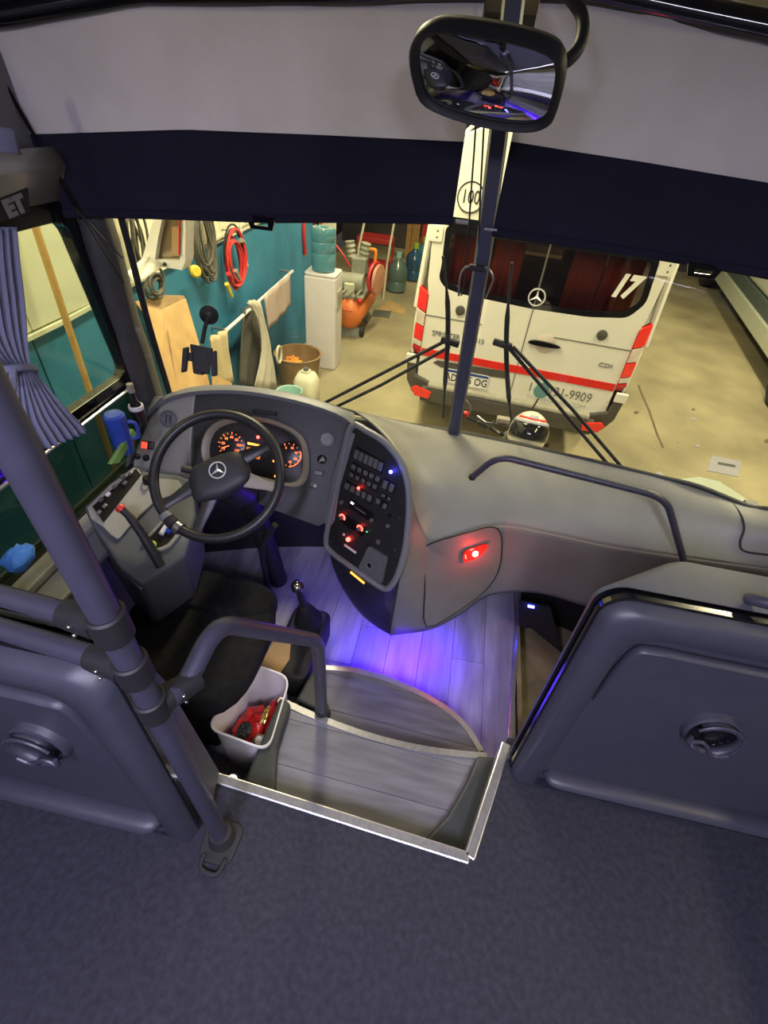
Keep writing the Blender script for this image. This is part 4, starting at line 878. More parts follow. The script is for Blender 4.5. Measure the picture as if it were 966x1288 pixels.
for i, p in enumerate(GTUBES):
    t = thing('tube_lamp', 'fluorescent tube lamp under the garage ceiling '+['in front of the bus', 'over the water dispenser', 'over the white van', 'over the silver van', 'at the back of the garage', 'beside the driver window', 'added to light the bus entrance'][i], 'lamp', V((p[0], p[1], p[2]+.02)), 'garage ceiling tube lamps')
    mk('lamp_tray', box((p[0], p[1], p[2]+.06), (.26, 1.55, .05)), 'white_plastic', t, bev=.01)
    for s in (-.6, .6): mk('hanger', box((p[0], p[1]+s, p[2]+.30), (.012, .012, .48)), 'steel', t)
    for s in (-.06, .06): mk('tube', tube([V((p[0]+s, p[1]-.74, p[2]+.02)), V((p[0]+s, p[1]+.74, p[2]+.02))], .013, 8), mat('tube_glow', (1, .95, .8), .4, emit=6, ecol=(1, .93, .7)), t, True)
pc = ay(424, 350, 6.6); cl = thing('wall_post', 'white painted post at the end of the blue wall', 'post', V((-1.93, 6.78, GZ)))
mk('post_shaft', box((-1.95, 6.8, .5), (.2, .12, 3.2)), 'wall_white', cl, bev=.01)
# cracks, marks and litter on the concrete
def flat(name, pts, m, label, cat, th=.004, group=None): return tag(mk(name, prism([az(*p, GZ+.001) for p in pts], (0, 0, th)), m), label, cat, group)
mat('paper', (.36, .36, .42), .7, 0, .04, 8); mat('stain', (.16, .13, .08), .8, 0, .2, 5); mat('paint_spill', (.44, .50, .42), .5, 0, .06, 6)
pp = flat('paper_sheet', [(896, 573), (933, 581), (928, 600), (889, 592)], 'paper', 'pale grey sheet of paper with a dark line lying on the concrete', 'paper')
mk('printed_line', prism([az(*p, GZ+.006) for p in [(903, 581), (925, 585), (925, 588), (903, 584)]], (0, 0, .001)), 'button_grey', pp)
flat('paint_spill', [(855, 603), (880, 600), (905, 606), (930, 622), (945, 632), (930, 642), (880, 622)], 'paint_spill', 'pale green paint spill on the concrete near the windshield corner', 'spill', .003)
for k, (px, py, r) in enumerate([(829, 597, 6), (872, 527, 3), (800, 519, 3), (877, 561, 3), (853, 556, 1.5), (823, 563, 1.5), (872, 515, 2), (965, 555, 4)]):
    pts = [(px+r*math.cos(a)*(1+.3*math.sin(3*a+k)), py+.6*r*math.sin(a)) for a in [2*math.pi*i/9 for i in range(9)]]
    flat('paper_scrap', pts, 'paper' if k in (0, 1, 3, 4, 5) else 'stain', ['crumpled white scrap on the concrete beside the wiper arms', 'small pale scrap on the concrete beyond the paper sheet', 'small dark metal clip on the concrete near the van bumper', 'tiny white chip on the concrete above the paper sheet', 'tiny white fleck on the concrete beside the paper sheet', 'tiny white fleck on the concrete close to the floor crack', 'small dark mark on the concrete beside a pale scrap', 'dark spot on the concrete at the picture edge beside the paper'][k] if k != 7 else 'dark oil spot on the concrete beside the paper sheet', 'scrap')
ck = [(803, 484), (809, 500), (817, 518), (826, 545), (834, 563)]
rows = [[az(px-1.2, py, GZ+.002), az(px+1.4, py, GZ+.002)] for px, py in ck]
st(mk('floor_crack', grid(rows), 'stain', solid=.002))
flat('floor_board', [(468, 392), (490, 378), (511, 389), (508, 396), (490, 390), (488, 402), (470, 398)], 'cardboard', 'flattened brown cardboard lying on the concrete beyond the compressor', 'cardboard')
flat('slate_sheet', [(470, 390), (492, 392), (489, 401), (468, 398)], mat('slate', (.10, .11, .10), .8), 'dark grey flat sheet on the cardboard beyond the compressor', 'sheet', .01)
# ------------------------------------------------------------------ things on and along the blue wall
mat('wood_pole', (.52, .30, .09), .6, 0, .15, 20); mat('cable_grey', (.10, .095, .08), .7, 0, .2, 30); mat('cable_red', (.55, .03, .03), .45); mat('yellow_plug', (.65, .50, .05), .5)
tag(mk('wooden_pole', tube([ax(40, 255, -1.98), ax(46, 290, -1.98), ax(118, 508, -1.90), ax(150, 610, -1.88)], .017, 10), 'wood_pole', smooth=True), 'long yellowish wooden pole leaning against the blue wall', 'pole')
def coil(name, label, cat, c, ru, rv, n, m, rad, seed, drop=0):
    t = thing(name, label, cat, V(c)+V((0, 0, -rv))); rnd = random.Random(seed)
    for k in range(n):
        a_, b_ = ru*rnd.uniform(.6, 1.1), rv*rnd.uniform(.75, 1.05); ph = rnd.uniform(-.25, .25); off = V((rnd.uniform(0, .06), rnd.uniform(-.03, .03), rnd.uniform(-.05, .03)))
        mk('cable_loop', tube([V(c)+off+V((0, a_*math.cos(s)*math.cos(ph)-b_*math.sin(s)*math.sin(ph), b_*math.sin(s)*math.cos(ph)+a_*math.cos(s)*math.sin(ph))) for s in [2*math.pi*i/24 for i in range(24)]], rad, 6, True), m, t, True)
    mk('hook', tube([V(c)+V((-.05, 0, rv)), V(c)+V((.06, 0, rv*.97))], .006, 6), 'steel', t, True); return t
c1 = coil('cable_coil', 'tangled grey cable bundle with yellow plug hung on the blue wall', 'cable', ax(252, 300, -2.03), .13, .26, 14, 'cable_grey', .011, 1)
p = ax(243, 341, -2.0); mk('plug', lathe([(.035, 0), (.042, .01), (.042, .04), (.03, .05), (0, .05)], p, (1, -.6, .2), 14), 'yellow_plug', c1, True)
c2_ = ax(290, 325, -2.03)
c2 = coil('jumper_cable', 'red and black jumper cables coiled on the blue wall', 'cable', c2_, .17, .21, 6, 'cable_red', .010, 5)
for k in range(2): mk('black_loop', tube([c2_+V((.03, .02+(.19-.03*k)*math.cos(s), .01+(.24-.03*k)*math.sin(s))) for s in [2*math.pi*i/24 for i in range(24)]], .008, 6, True), 'matte_black', c2, True)
for i, (px, py, m_) in enumerate([(303, 302, 'tan_strip'), (287, 344, 'cable_red'), (296, 340, 'tan_strip'), (285, 357, 'yellow_plug')]):
    p = ax(px, py, -1.97); mk('clip', tube([p, p+V((0, .07, -.03-.03*i))], [.02, .012], 8), m_, c2, True)
coil('cable_coil', 'thin grey cord coil hung on the wall beside the side mirror', 'cable', ax(166, 298, -2.0), .06, .16, 7, 'cable_grey', .008, 8)
coil('cable_coil', 'short grey cord coil low on the wall under the side mirror', 'cable', ax(190, 352, -2.0), .09, .07, 5, 'cable_grey', .009, 9)
tag(mk('hanging_cord', tube(crom([ax(303, 255, -2.04), ax(304, 300, -2.04), ax(312, 335, -2.04)], 4), .008, 6), 'white_plastic', smooth=True), 'white cord hanging on the blue wall beside the jumper cables', 'cord')
for k, pts in enumerate([[(384, 262), (382, 290), (384, 320)], [(393, 262), (395, 280), (398, 292)], [(406, 262), (404, 280), (408, 292)]]):
    tag(mk('red_hose', tube(crom([ax(*p, -2.08) if k < 2 else ay(*p, 6.73) for p in pts], 4), [.022, .014, .014][k], 8), 'cable_red', smooth=True), ['thick red hose hanging on the wall left of the water bottle', 'thin red hose hanging on the wall above the water bottle', 'thin red hose beside the white wall post'][k], 'hose')
tag(mk('air_hose', tube(crom([ax(412, 296, -1.93), ay(430, 318, 6.6), ay(440, 335, 6.6)], 4), .012, 8), 'cable_red', smooth=True), 'red air hose running from the white post to the compressor', 'hose')
# large cardboard sheet
cb_ = thing('cardboard_sheet', 'tall folded cardboard sheet leaning on the blue wall', 'cardboard', ax(225, 500, -1.85))
q = [ax(176, 376, -1.98), ax(232, 372, -1.98), ax(250, 430, -1.86), ax(272, 520, -1.70), ax(225, 560, -1.70), ax(200, 470, -1.80)]
mk('front_flap', prism([ax(178, 383, -1.95), ax(205, 390, -1.94), ax(234, 376, -1.94), ax(250, 430, -1.86), ax(268, 500, -1.76), ax(275, 560, -1.70), ax(235, 570, -1.70), ax(205, 470, -1.80)], (-.012, 0, 0)), 'cardboard', cb_)
mk('back_flap', prism([ax(170, 380, -1.99), ax(205, 371, -1.99), ax(232, 372, -1.99), ax(234, 392, -1.97), ax(205, 398, -1.97), ax(180, 392, -1.97)], (-.01, 0, 0)), mat('cardboard_dark', (.36, .25, .13), .9, 0, .2, 8), cb_)
mk('fold_line', tube([ax(211, 415, -1.885), ax(228, 520, -1.75)], .004, 5), 'cardboard_dark', cb_); mk('side_flap', prism([ax(268, 470, -1.74), ax(292, 482, -1.74), ax(292, 520, -1.70), ax(270, 520, -1.70)], (-.01, 0, 0)), 'cardboard', cb_)
# clothes rail
cr_ = thing('clothes_rail', 'white rod fixed along the blue wall carrying clothes', 'rail', ax(325, 380, -1.96))
ra_, rb_ = ax(283, 417, -1.96), ax(368, 341, -1.96); mk('rod', tube([ra_, rb_], .016, 10), 'white_plastic', cr_, True)
for t_ in (.02, .98): p = ra_.lerp(rb_, t_); mk('rod_holder', tube([p, V((WX, p.y, p.z))], .012, 8), 'steel', cr_, True)
def hang(name, label, m, pxs, amp=.02, npl=3, x=-1.9):
    rows = [[ax(*p, x) for p in r] for r in pxs]; n0 = len(rows[0])
    rows = [crom(r, 6) for r in rows]
    rows = [[p+V((amp*math.sin(i/len(r)*npl*6.28+k), 0, 0)) for i, p in enumerate(r)] for k, r in enumerate(rows)]
    cols = [crom([r[j] for r in rows], 3) for j in range(len(rows[0]))]
    return tag(mk(name, grid([[c[i] for c in cols] for i in range(len(cols[0]))]), m, smooth=True, solid=.012, ang=80), label, 'clothing')
mat_cloth('cloth_cream', (.62, .52, .33), .1); mat_cloth('cloth_grey', (.10, .10, .09), .02); mat_cloth('cloth_white', (.62, .58, .50), .1); mat_cloth('cloth_pink', (.50, .40, .36), .1)
hang('cream_trousers', 'cream trousers hanging over the white wall rod', 'cloth_cream', [[(264, 424), (275, 420), (286, 413)], [(266, 450), (280, 448), (290, 446)], [(275, 482), (285, 484), (293, 480)]])
hang('dark_jacket', 'dark grey work jacket hanging on the white wall rod', 'cloth_grey', [[(306, 390), (316, 384), (326, 380)], [(303, 415), (318, 420), (334, 425)], [(302, 450), (315, 455), (330, 455)], [(302, 480), (314, 486), (322, 488)]], .02, x=-1.96)
hang('white_overall', 'off-white overall hanging next to the dark jacket', 'cloth_white', [[(310, 380), (318, 377), (326, 380)], [(322, 400), (328, 405), (334, 410)], [(328, 440), (336, 445), (342, 450)], [(320, 485), (332, 490), (346, 488)]], .015, x=-1.86)
hang('pink_towel', 'dusty pink towel hanging at the far end of the wall rod', 'cloth_pink', [[(333, 374), (350, 358), (366, 344)], [(335, 395), (350, 380), (366, 368)], [(338, 414), (352, 400), (365, 384)]], .01, x=-1.9)
# water dispenser
wd = thing('water_dispenser', 'white floor-standing water dispenser with blue bottle', 'water dispenser', V((-1.67, 5.66, GZ)))
mk('cabinet', box((-1.67, 5.66, (GZ-.03)/2), (.37, .32, -.03-GZ)), 'white_plastic', wd, bev=.02, seg=3); mk('cabinet_top', prism(fillet([V((-1.67+a*.185, 5.66+b*.16, -.03)) for a, b in ((-1, -1), (1, -1), (1, 1), (-1, 1))], .05, 5, True), (0, 0, .035)), 'white_plastic', wd, bev=.012)
mk('tap_recess', box((-1.482, 5.66, -.28), (.012, .2, .2)), mat('warm_grey', (.45, .42, .36), .6), wd, bev=.004)
for s in (-.04, .04): mk('tap', box((-1.465, 5.66+s, -.22), (.03, .025, .04)), 'tan_strip', wd, bev=.004)
mat('bottle_blue', (.08, .24, .32), .12, 0, .1, 5, coat=.5); mat('bottle_deep', (.03, .10, .20), .12, 0, .1, 5, coat=.5); mat('bottle_grey', (.10, .16, .15), .15, 0, .1, 5, coat=.5)
mk('water_bottle', lathe([(.11, 0), (.132, .012), (.135, .08), (.135, .18), (.130, .19), (.135, .20), (.135, .29), (.130, .30), (.135, .31), (.135, .40), (.12, .43), (.06, .43), (.05, .415), (0, .415)], V((-1.67, 5.66, .004)), (0, 0, 1), 24), 'bottle_blue', wd, True, ang=50)
# tub, jug, basin
tu = thing('brown_tub', 'brown round tub with litter on the concrete by the wall', 'tub', V((-1.75, 4.95, GZ)))
tc_ = V((-1.79, 5.03, GZ))
mk('tub_wall', lathe([(.17, 0), (.21, .02), (.26, .36), (.275, .37), (.25, .37), (.20, .03), (0, .03)], tc_, (0, 0, 1), 24), mat('tub_brown', (.30, .19, .09), .7, 0, .2, 6), tu, True); tag(mk('orange_rag', crumple(tc_+V((-.05, -.05, .28)), (.10, .09, .05), 11, .3), mat('rag', (.75, .30, .04), .8)), 'crumpled orange rag in the brown tub', 'rag')
ju = thing('white_jug', 'white plastic jerry can standing beside the brown tub', 'jerry can', V((-1.58, 4.58, GZ))); jc = V((-1.54, 4.56, GZ)); jc = V((jc.x, jc.y, GZ))
mk('can_body', lathe([(.11, 0), (.125, .02), (.125, .30), (.09, .37), (.045, .385), (.045, .41), (0, .41)], jc, (0, 0, 1), 24, 4), 'wall_white', ju, True, ang=50); mk('can_cap', lathe([(.03, .41), (.03, .435), (0, .437)], jc, (0, 0, 1), 14), 'button_grey', ju, True)
ba = thing('aqua_basin', 'pale aqua plastic basin beside the white jerry can', 'basin', V((-1.74, 4.5, GZ))); bc_ = az(364, 492, GZ+.29)-V((0, 0, .17))
mk('basin_wall', lathe([(.08, 0), (.10, .01), (.125, .17), (.135, .175), (.12, .17), (.09, .02), (0, .02)], bc_, (0, 0, 1), 24), mat('aqua', (.30, .52, .47), .5), ba, True); mk('basin_stand', lathe([(.10, -.12), (.09, -.11), (.09, 0)], bc_, (0, 0, 1), 16), 'matte_black', ba, True)
tag(mk('hose_ring', tube([ax(351, 446, -1.9)+V((0, .07*math.cos(a), .09*math.sin(a))) for a in [2*math.pi*i/20 for i in range(20)]], .014, 8, True), 'wall_white', smooth=True), 'white plastic ring leaning on the wall by the tub', 'ring')
# compressor
co_ = thing('air_compressor', 'orange air compressor with grey pump and belt guard', 'compressor', V((-1.58, 6.95, GZ)))
mat('orange_paint', (.75, .20, .05), .4, 0, .1, 6); mat('cast_grey', (.33, .34, .28), .6, .2, .2, 10)
xc, zc = -1.60, GZ+.32
mk('tank', lathe([(0, -.09), (.10, -.075), (.17, -.035), (.20, .02), (.20, .9), (.15, .97), (0, 1.0)], V((xc, 6.62, zc)), (0, 1, 0), 28), 'orange_paint', co_, True); mk('tank_foot', box((xc, 6.7, GZ+.07), (.3, .05, .14)), 'cast_grey', co_)
mk('tank_foot', box((xc, 7.35, GZ+.07), (.3, .05, .14)), 'cast_grey', co_)
mk('caster', lathe([(.07, -.02), (.075, 0), (.07, .02)], V((xc+.19, 6.72, GZ+.075)), (1, 0, 0), 18), 'rubber', co_, True)
mk('deck', box((xc, 7.0, zc+.215), (.36, .7, .03)), 'cast_grey', co_)
mk('motor', tube([V((xc-.17, 6.85, zc+.36)), V((xc+.15, 6.85, zc+.36))], .12, 18), 'cast_grey', co_, True); mk('motor_box', box((xc-.02, 6.72, zc+.28), (.14, .08, .2)), 'wall_white', co_, bev=.01)
mk('pump_block', box((xc+.05, 7.0, zc+.55), (.2, .2, .22)), 'cast_grey', co_, bev=.02)
for s in (-.07, .09): 
    mk('cylinder_fins', lathe([(.07 if i % 2 else .055, .03*i) for i in range(8)], V((xc+s, 7.0, zc+.62)), (s*2, 0, 1), 16), 'cast_grey', co_)
mk('belt_wheel', lathe([(.20, -.02), (.21, 0), (.20, .02), (.17, .02), (.16, 0), (.17, -.02)], V((xc+.27, 7.0, zc+.42)), (1, -.3, 0), 26), 'cable_red', co_, True); mk('belt_guard', lathe([(.20, -.02), (.20, .02), (.0, .03)], V((xc+.31, 7.05, zc+.38)), (1, -.2, 0), 26), mat('guard_pink', (.62, .30, .20), .6), co_, True)
mk('gauge_valve', ball(V((xc+.15, 6.62, zc+.2)), .035, 10, 8), 'red_plastic', co_, True)
for k in range(3): mk('valve_pipe', tube(crom([V((xc-.14+.1*k, 6.66, zc+.18)), V((xc-.10+.1*k, 6.60, zc+.26)), V((xc-.04+.1*k, 6.66, zc+.33))], 4), .014, 8), 'cast_grey', co_, True)
# tank handle, leaning rods
mk('tank_handle', tube(fillet([V((xc-.06, 6.57, zc+.05)), V((xc-.06, 6.53, zc+.09)), V((xc+.06, 6.53, zc+.09)), V((xc+.06, 6.57, zc+.05))], .02), .008, 8), 'orange_paint', co_, True)
# behind: red trolley, chair frame, rods, bottles, planks
rt = thing('red_trolley', 'red metal tool trolley standing behind the compressor', 'trolley', V((-1.7, 9.7, GZ)))
tz = ay(474, 300, 9.7); mat('trolley_red', (.45, .03, .025), .45)
mk('tray_top', box((tz.x-.02, 9.7, tz.z), (.62, .45, .08)), 'trolley_red', rt, bev=.01); mk('tray_shelf', box((tz.x-.02, 9.7, GZ+.25), (.6, .43, .06)), 'trolley_red', rt, bev=.01)
for sx_2 in (-.3, .28):
    for sy_2 in (-.2, .2): mk('trolley_leg', box((tz.x+sx_2, 9.7+sy_2, (GZ+tz.z)/2), (.035, .035, tz.z-GZ)), 'trolley_red', rt)
of = co_
mk('guard_loop', tube(fillet([ay(458, 313, 7.6), ay(473, 314, 7.6), ay(471, 335, 7.6), ay(466, 345, 7.6)], .04), .025, 8), mat('vivid_orange', (.9, .28, .02), .4), of, True); mk('guard_stay', tube([ay(466, 345, 7.6), V((xc+.1, 7.4, zc+.2))], .02, 8), 'vivid_orange', of)
for k, (a, b, y_) in enumerate([((460, 272), (451, 312), 8.0), ((497, 272), (487, 330), 8.5)]):
    tag(mk('pale_rod', tube([ay(*a, y_), ay(*b, y_), V((ay(*b, y_).x-.02, y_, GZ))], .018, 8), 'wall_white', smooth=True), ['thin pale rod standing up behind the compressor pump', 'pale grey rod leaning beside the red trolley'][k], 'rod')
bi = [(498, 366, 'bottle_grey', 'aqua', 'greyish water bottle with aqua cap on the floor beyond the compressor'), (519, 352, 'bottle_deep', 'lime', 'deep blue water bottle with lime cap beside the white van'), (530, 343, 'bottle_blue', 'lime', 'light blue water bottle with green cap behind the deep blue one')]
for px, py, m_, c_, lab in bi:
    g = az(px, py, GZ); b = thing('water_bottle', lab, 'bottle', g, 'large water bottles by the back of the garage'); s = 1.25 if px != 508 else 1.0
    mk('bottle_body', lathe([(.10*s, 0), (.135*s, .02*s), (.135*s, .14*s), (.128*s, .15*s), (.135*s, .16*s), (.135*s, .30*s), (.11*s, .36*s), (.04*s, .42*s), (.035*s, .46*s), (0, .46*s)], g, (0, 0, 1), 20), m_, b, True, ang=50); mk('bottle_cap', lathe([(.042*s, .44*s), (.042*s, .51*s), (0, .515*s)], g, (0, 0, 1), 14), c_, b, True)
for k, (px, w_) in enumerate([(514, .10), (522, .16)]):
    p = ay(px, 300, 11.5); tag(mk('wood_plank', box((p.x, 11.5+.05*k, .3), (w_, .04, 2.8)), 'wood_pole'), ['narrow upright yellow plank leaning at the back of the garage', 'wide upright yellow plank leaning at the back of the garage'][k], 'plank')
p = ay(538, 290, 11.3); tag(mk('red_plank', box((p.x, 11.3, .3), (.22, .05, 2.8)), 'trolley_red'), 'red painted board standing at the back of the garage', 'board')
p = ay(470, 285, 12); tag(mk('dark_cupboard', box((p.x, 12.6, .2), (1.6, .6, 2.6)), 'garage_dark', bev=.01), 'dark cupboard at the back of the garage', 'cupboard')
# ------------------------------------------------------------------ white van in front of the bus
mat('van_white', (.74, .73, .66), .3, 0, .03, 3, coat=.3); mat('stripe_red', (.68, .02, .015), .35); mat('lamp_red', (.50, .01, .012), .12, coat=.8); mat('lamp_bright', (.85, .03, .02), .15, coat=.8); mat('lamp_clear', (.62, .55, .48), .12, coat=.8)
mat('bumper_grey', (.07, .065, .055), .5, 0, .1, 10); mat('plate_white', (.78, .78, .75), .4); mat('ink', (.02, .02, .02), .5); mat('ink_grey', (.16, .155, .14), .6); mat('plate_blue', (.02, .05, .30), .4)
mat_glass('van_glass', (.72, .62, .60), .06); mat_cloth('van_inside', (.62, .15, .10), .4); mat('van_dark', (.015, .015, .016), .7)
VN = thing('white_van', 'white passenger van with red stripe and number 17 seen from behind', 'van', V((.519, 4.228, GZ)), rotz=-.08417)
vanloc = M.Translation(V((.519, 4.228, GZ))) @ M.Rotation(-.08417, 4, 'Z')
# rear outline (x,z) in van coordinates
half = [(0, .40), (.80, .42), (.93, .52), (.965, .75), (.975, 1.1), (.955, 1.45), (.925, 1.9), (.86, 2.3), (.76, 2.52), (.55, 2.63), (0, 2.67)]
def vsec(y, s=1.0, dz=0): 
    r = [V((x*s, y, z+dz)) for x, z in half]; l = [V((-x*s, y, z+dz)) for x, z in half[1:-1]][::-1]; return crom(r, 2)+[V((-p.x, p.y, p.z)) for p in crom(r, 2)[1:-1]][::-1]
body = [vsec(.035, .985), vsec(.07), vsec(3.0), vsec(5.2), vsec(5.5, .97)]
# rear wall with a hole for the glass: ring from outline to window outline
def wout(d=0, y=0):
    pts = [(-.80+d, 1.93-d), (-.79+d, 1.62), (-.80+d, 1.545), (-.74+d, 1.475+d), (-.60, 1.448+d), (.0, 1.425+d), (.45, 1.435+d), (.74-d, 1.475+d), (.83-d, 1.60), (.80-d, 1.93-d)]
    return fillet([V((x, y, z)) for x, z in pts], .05, 3, True)
ol = [V((-.90, 0, 1.98)), V((-.885, .0, 1.5)), V((-.868, 0, 1.42)), V((-.868, 0, .6)), V((-.6, 0, .52)), V((.0, 0, .50)), V((.6, 0, .52)), V((.868, 0, .6)), V((.868, 0, 1.42)), V((.90, 0, 1.98))]
win = wout(); iL = min(range(len(win)), key=lambda i: abs(win[i].x-.014)+10*(win[i].z > 1.6))
wl_ = [p for p in win if p.x < .01 and p.z < 1.929]; wr_ = [p for p in win if p.x > .02 and p.z < 1.929]
wl_.sort(key=lambda p: (math.atan2(p.z-1.75, p.x-.0)) % (2*math.pi)); wr_.sort(key=lambda p: math.atan2(p.z-1.75, p.x))
dl = [V((.010, 0, 1.425))]+[V((.010, 0, .50)), V((-.6, 0, .52)), V((-.868, 0, .6)), V((-.868, 0, 1.42)), V((-.885, 0, 1.5)), V((-.90, 0, 1.98)), V((-.80, 0, 1.98))]+wl_
dr_ = [V((.018, 0, 1.425))]+[V((.018, 0, .50)), V((.6, 0, .52)), V((.868, 0, .6)), V((.868, 0, 1.42)), V((.885, 0, 1.5)), V((.90, 0, 1.98)), V((.80, 0, 1.98))]+wr_[::-1]
for q_ in (dl, dr_): mk('rear_door', prism(q_, (0, .05, 0)), 'van_white', VN)
mk('rear_upper', prism([V(p) for p in [(-.90, 0, 1.98), (.90, 0, 1.98), (.86, 0, 2.28), (.74, 0, 2.50), (.5, 0, 2.60), (-.5, 0, 2.60), (-.74, 0, 2.50), (-.86, 0, 2.28)]], (0, .06, 0)), 'van_white', VN, bev=.01)
mk('window_header', prism([V(p) for p in [(-.80, -.002, 1.93), (.80, -.002, 1.93), (.89, -.002, 1.99), (-.89, -.002, 1.99)]], (0, .04, 0)), 'gloss_black', VN)
n_ = len(body[0]); lowi = [i for i, p in enumerate(body[1]) if p.z < 1.40]; upi = [i for i, p in enumerate(body[1]) if p.z > 1.89]
h_ = len(body[0])//2
R1 = [i for i in lowi if i <= h_]; L1 = [i for i in lowi if i > h_]
low_order = L1+R1; up_order = upi
mk('body_side', grid([[b[i] for i in low_order] for b in body]), 'van_white', VN, True, ang=50, solid=.02)
mk('roof', grid([[b[i] for i in up_order] for b in body]), 'van_white', VN, True, ang=50, solid=.02)
for ea, eb in ((R1[-1], upi[0]), (L1[0], upi[-1])):
    mk('side_pane', grid([[b[ea], b[eb]] for b in body]), 'side_glass', VN, True)  # side glass added so garage light reaches the van's inside
    for yy in (0, 1):
        p, q_ = body[yy+1][ea], body[yy+1][eb]; mk('side_pillar', tube([p, q_], .03, 8), 'van_white', VN, True)
mk('rear_glass', prism(wout(.0, .012), (0, .006, 0)), 'van_glass', VN)
mk('glass_border', ringprism(wout(-.004, .002), wout(.045, .002), (0, .008, 0)), 'gloss_black', VN)
mk('centre_seam', box((.014, -.001, 1.25), (.007, .006, 1.5)), 'ink_grey', VN); 
mk('centre_bar', prism([V((.005, -.002, 1.43)), V((.022, -.002, 1.43)), V((.020, -.002, 1.93)), V((.006, -.002, 1.93))], (0, .008, 0)), 'bumper_grey', VN)
for k, (a, b) in enumerate([(-.74, -.42), (-.40, -.16), (.22, .47), (.48, .76)]):
    rows = [[V((a+(b-a)*i/12, .16+.012*math.sin(i*2.1), z)) for i in range(13)] for z in (1.40, 1.95)]
    mk('window_red_panel', grid(rows), 'van_inside', VN, True, solid=.004)  # pleated red panels behind the rear glass
mk('rear_bench', join(box((0, .75, 1.15), (1.7, .25, 1.0)), box((-.4, .70, 1.72), (.36, .16, .24)), box((.35, .70, 1.72), (.36, .16, .24))), mat('van_seat', (.05, .055, .05), .8), VN, bev=.05)
mk('parcel_panel', box((0, .4, 1.36), (1.75, .6, .03)), 'van_dark', VN)
# hinges, red stripe, handle, locks
for sx_ in (-1, 1):
    h = mk('hinge', prism(fillet([V((sx_*.868+a, -.012, 1.86+b)) for a, b in ((-.055, -.055), (.055, -.055), (.055, .06), (-.055, .06))], .015, 3, True), (0, .02, 0)), 'van_white', VN, bev=.004)
    for q in (-.022, .022): mk('hinge_bolt', lathe([(.008, 0), (.006, .003), (0, .003)], V((sx_*.868+.012, -.012, 1.86+q)), (0, -1, 0), 8), 'bumper_grey', h)
    mk('lock', lathe([(.042, 0), (.040, .012), (.03, .016), (0, .016)], V((-.574 if sx_ < 0 else .604, 0, 1.318)), (0, -1, 0), 18), 'bumper_grey', VN, True)
    # tail lamp: shaped housing with coloured bands
    xs0, xs1 = .86*sx_, .957*sx_
    def LP(u, z, y=-.02): return V((xs0+(xs1-xs0)*u, y+.05*u*u, z))
    bands = [(1.455, 1.27, 'lamp_bright'), (1.27, 1.14, 'lamp_clear'), (1.14, 1.005, 'lamp_bright'), (1.005, .95, 'lamp_clear'), (.95, .905, 'lamp_red')]
    tl = mk('tail_lamp', prism([LP(0, 1.40, -.004), LP(1.02, 1.47, -.0), LP(1.04, .87, -.0), LP(-.05+.15, .88, -.004)], (0, .05, 0)), 'lamp_red', VN, bev=.004)
    for z1, z0, m_ in bands:
        t1, t0 = (1.455-z1)/.55, (1.455-z0)/.55
        mk('lamp_band', prism([LP(.08+.04*t1, z1-.03*(1-t1)-.004), LP(.98, z1-.004), LP(1.0, z0+.004), LP(.08+.04*t0, z0-.02*(1-t0)+.004)], (0, .03, 0)), m_, tl, bev=.005)
    mk('bumper_corner', prism([V((sx_*a, -.03, z)) for a, z in ((.70, .62), (.88, .68), (.93, .86), (.985, .86), (.965, .62), (.90, .50), (.70, .47))], (0, .14, 0)), 'bumper_grey', VN, bev=.015)
    mk('corner_cap', box((sx_*.94, -.025, .835), (.10, .03, .085)), 'van_white', VN, bev=.008)
    mk('reflector', prism([V((sx_*a, -.085, z)) for a, z in ((.70, .56), (.86, .60), (.90, .57), (.86, .50), (.72, .49))], (0, .02, 0)), 'lamp_bright', VN, bev=.004)
    for yw in (1.0, 4.4):
        wv = mk('wheel', lathe([(.20, -.02), (.33, -.02), (.35, .03), (.35, .19), (.33, .22), (.2, .22)], V((sx_*.93-(.20 if sx_ > 0 else 0), yw, .35)), (1, 0, 0), 28), 'rubber', VN, True)
mk('red_stripe', box((0, -.003, .905), (1.72, .006, .066)), 'stripe_red', VN)
mk('plate_recess', prism([V((x, -.004, z)) for x, z in ((-.70, .85), (-.05, .868), (-.05, .80), (-.24, .79), (-.66, .79), (-.74, .82))], (0, .008, 0)), 'bumper_grey', VN, bev=.003)
mk('waist_crease', box((.55, -.002, 1.235), (.62, .005, .007)), 'ink_grey', VN); mk('waist_crease', box((-.62, -.002, 1.235), (.5, .005, .007)), 'ink_grey', VN)
hd = mk('door_handle', prism(crom([V((x, -.025, z)) for x, z in ((.045, 1.165), (.10, 1.19), (.25, 1.185), (.32, 1.165), (.25, 1.15), (.10, 1.15))], 3, True), (0, .02, 0)), 'gloss_black', VN)
mk('handle_dish', lathe([(.085, 0), (.08, .003), (0, .002)], V((.19, 0, 1.17)), (0, -1, 0), 24), 'lamp_clear', VN, True)
lp_ = mk('licence_plate', prism(fillet([V((-.605+a*.40, -.014, .665+b*.13)) for a, b in ((0, 0), (1, 0), (1, 1), (0, 1))], .012, 3, True), (0, .008, 0)), 'plate_white', VN)
ex_, ez_ = V((1, 0, 0)), V((0, 0, 1))
mk('plate_band', box((-.405, -.0155, .782), (.39, .003, .022)), 'plate_blue', lp_); text('AD 515 OG', .098, V((-.405, -.015, .716)), ex_, ez_, 'plate_number', 'ink', lp_, .001, sx=.80, bold=.001)
mk('lower_sill', box((0, -.03, .615), (1.50, .09, .05)), mat('bumper_top', (.30, .29, .24), .5), VN, bev=.02); mk('bumper', box((0, -.02, .52), (1.62, .10, .15)), 'bumper_grey', VN, bev=.02)
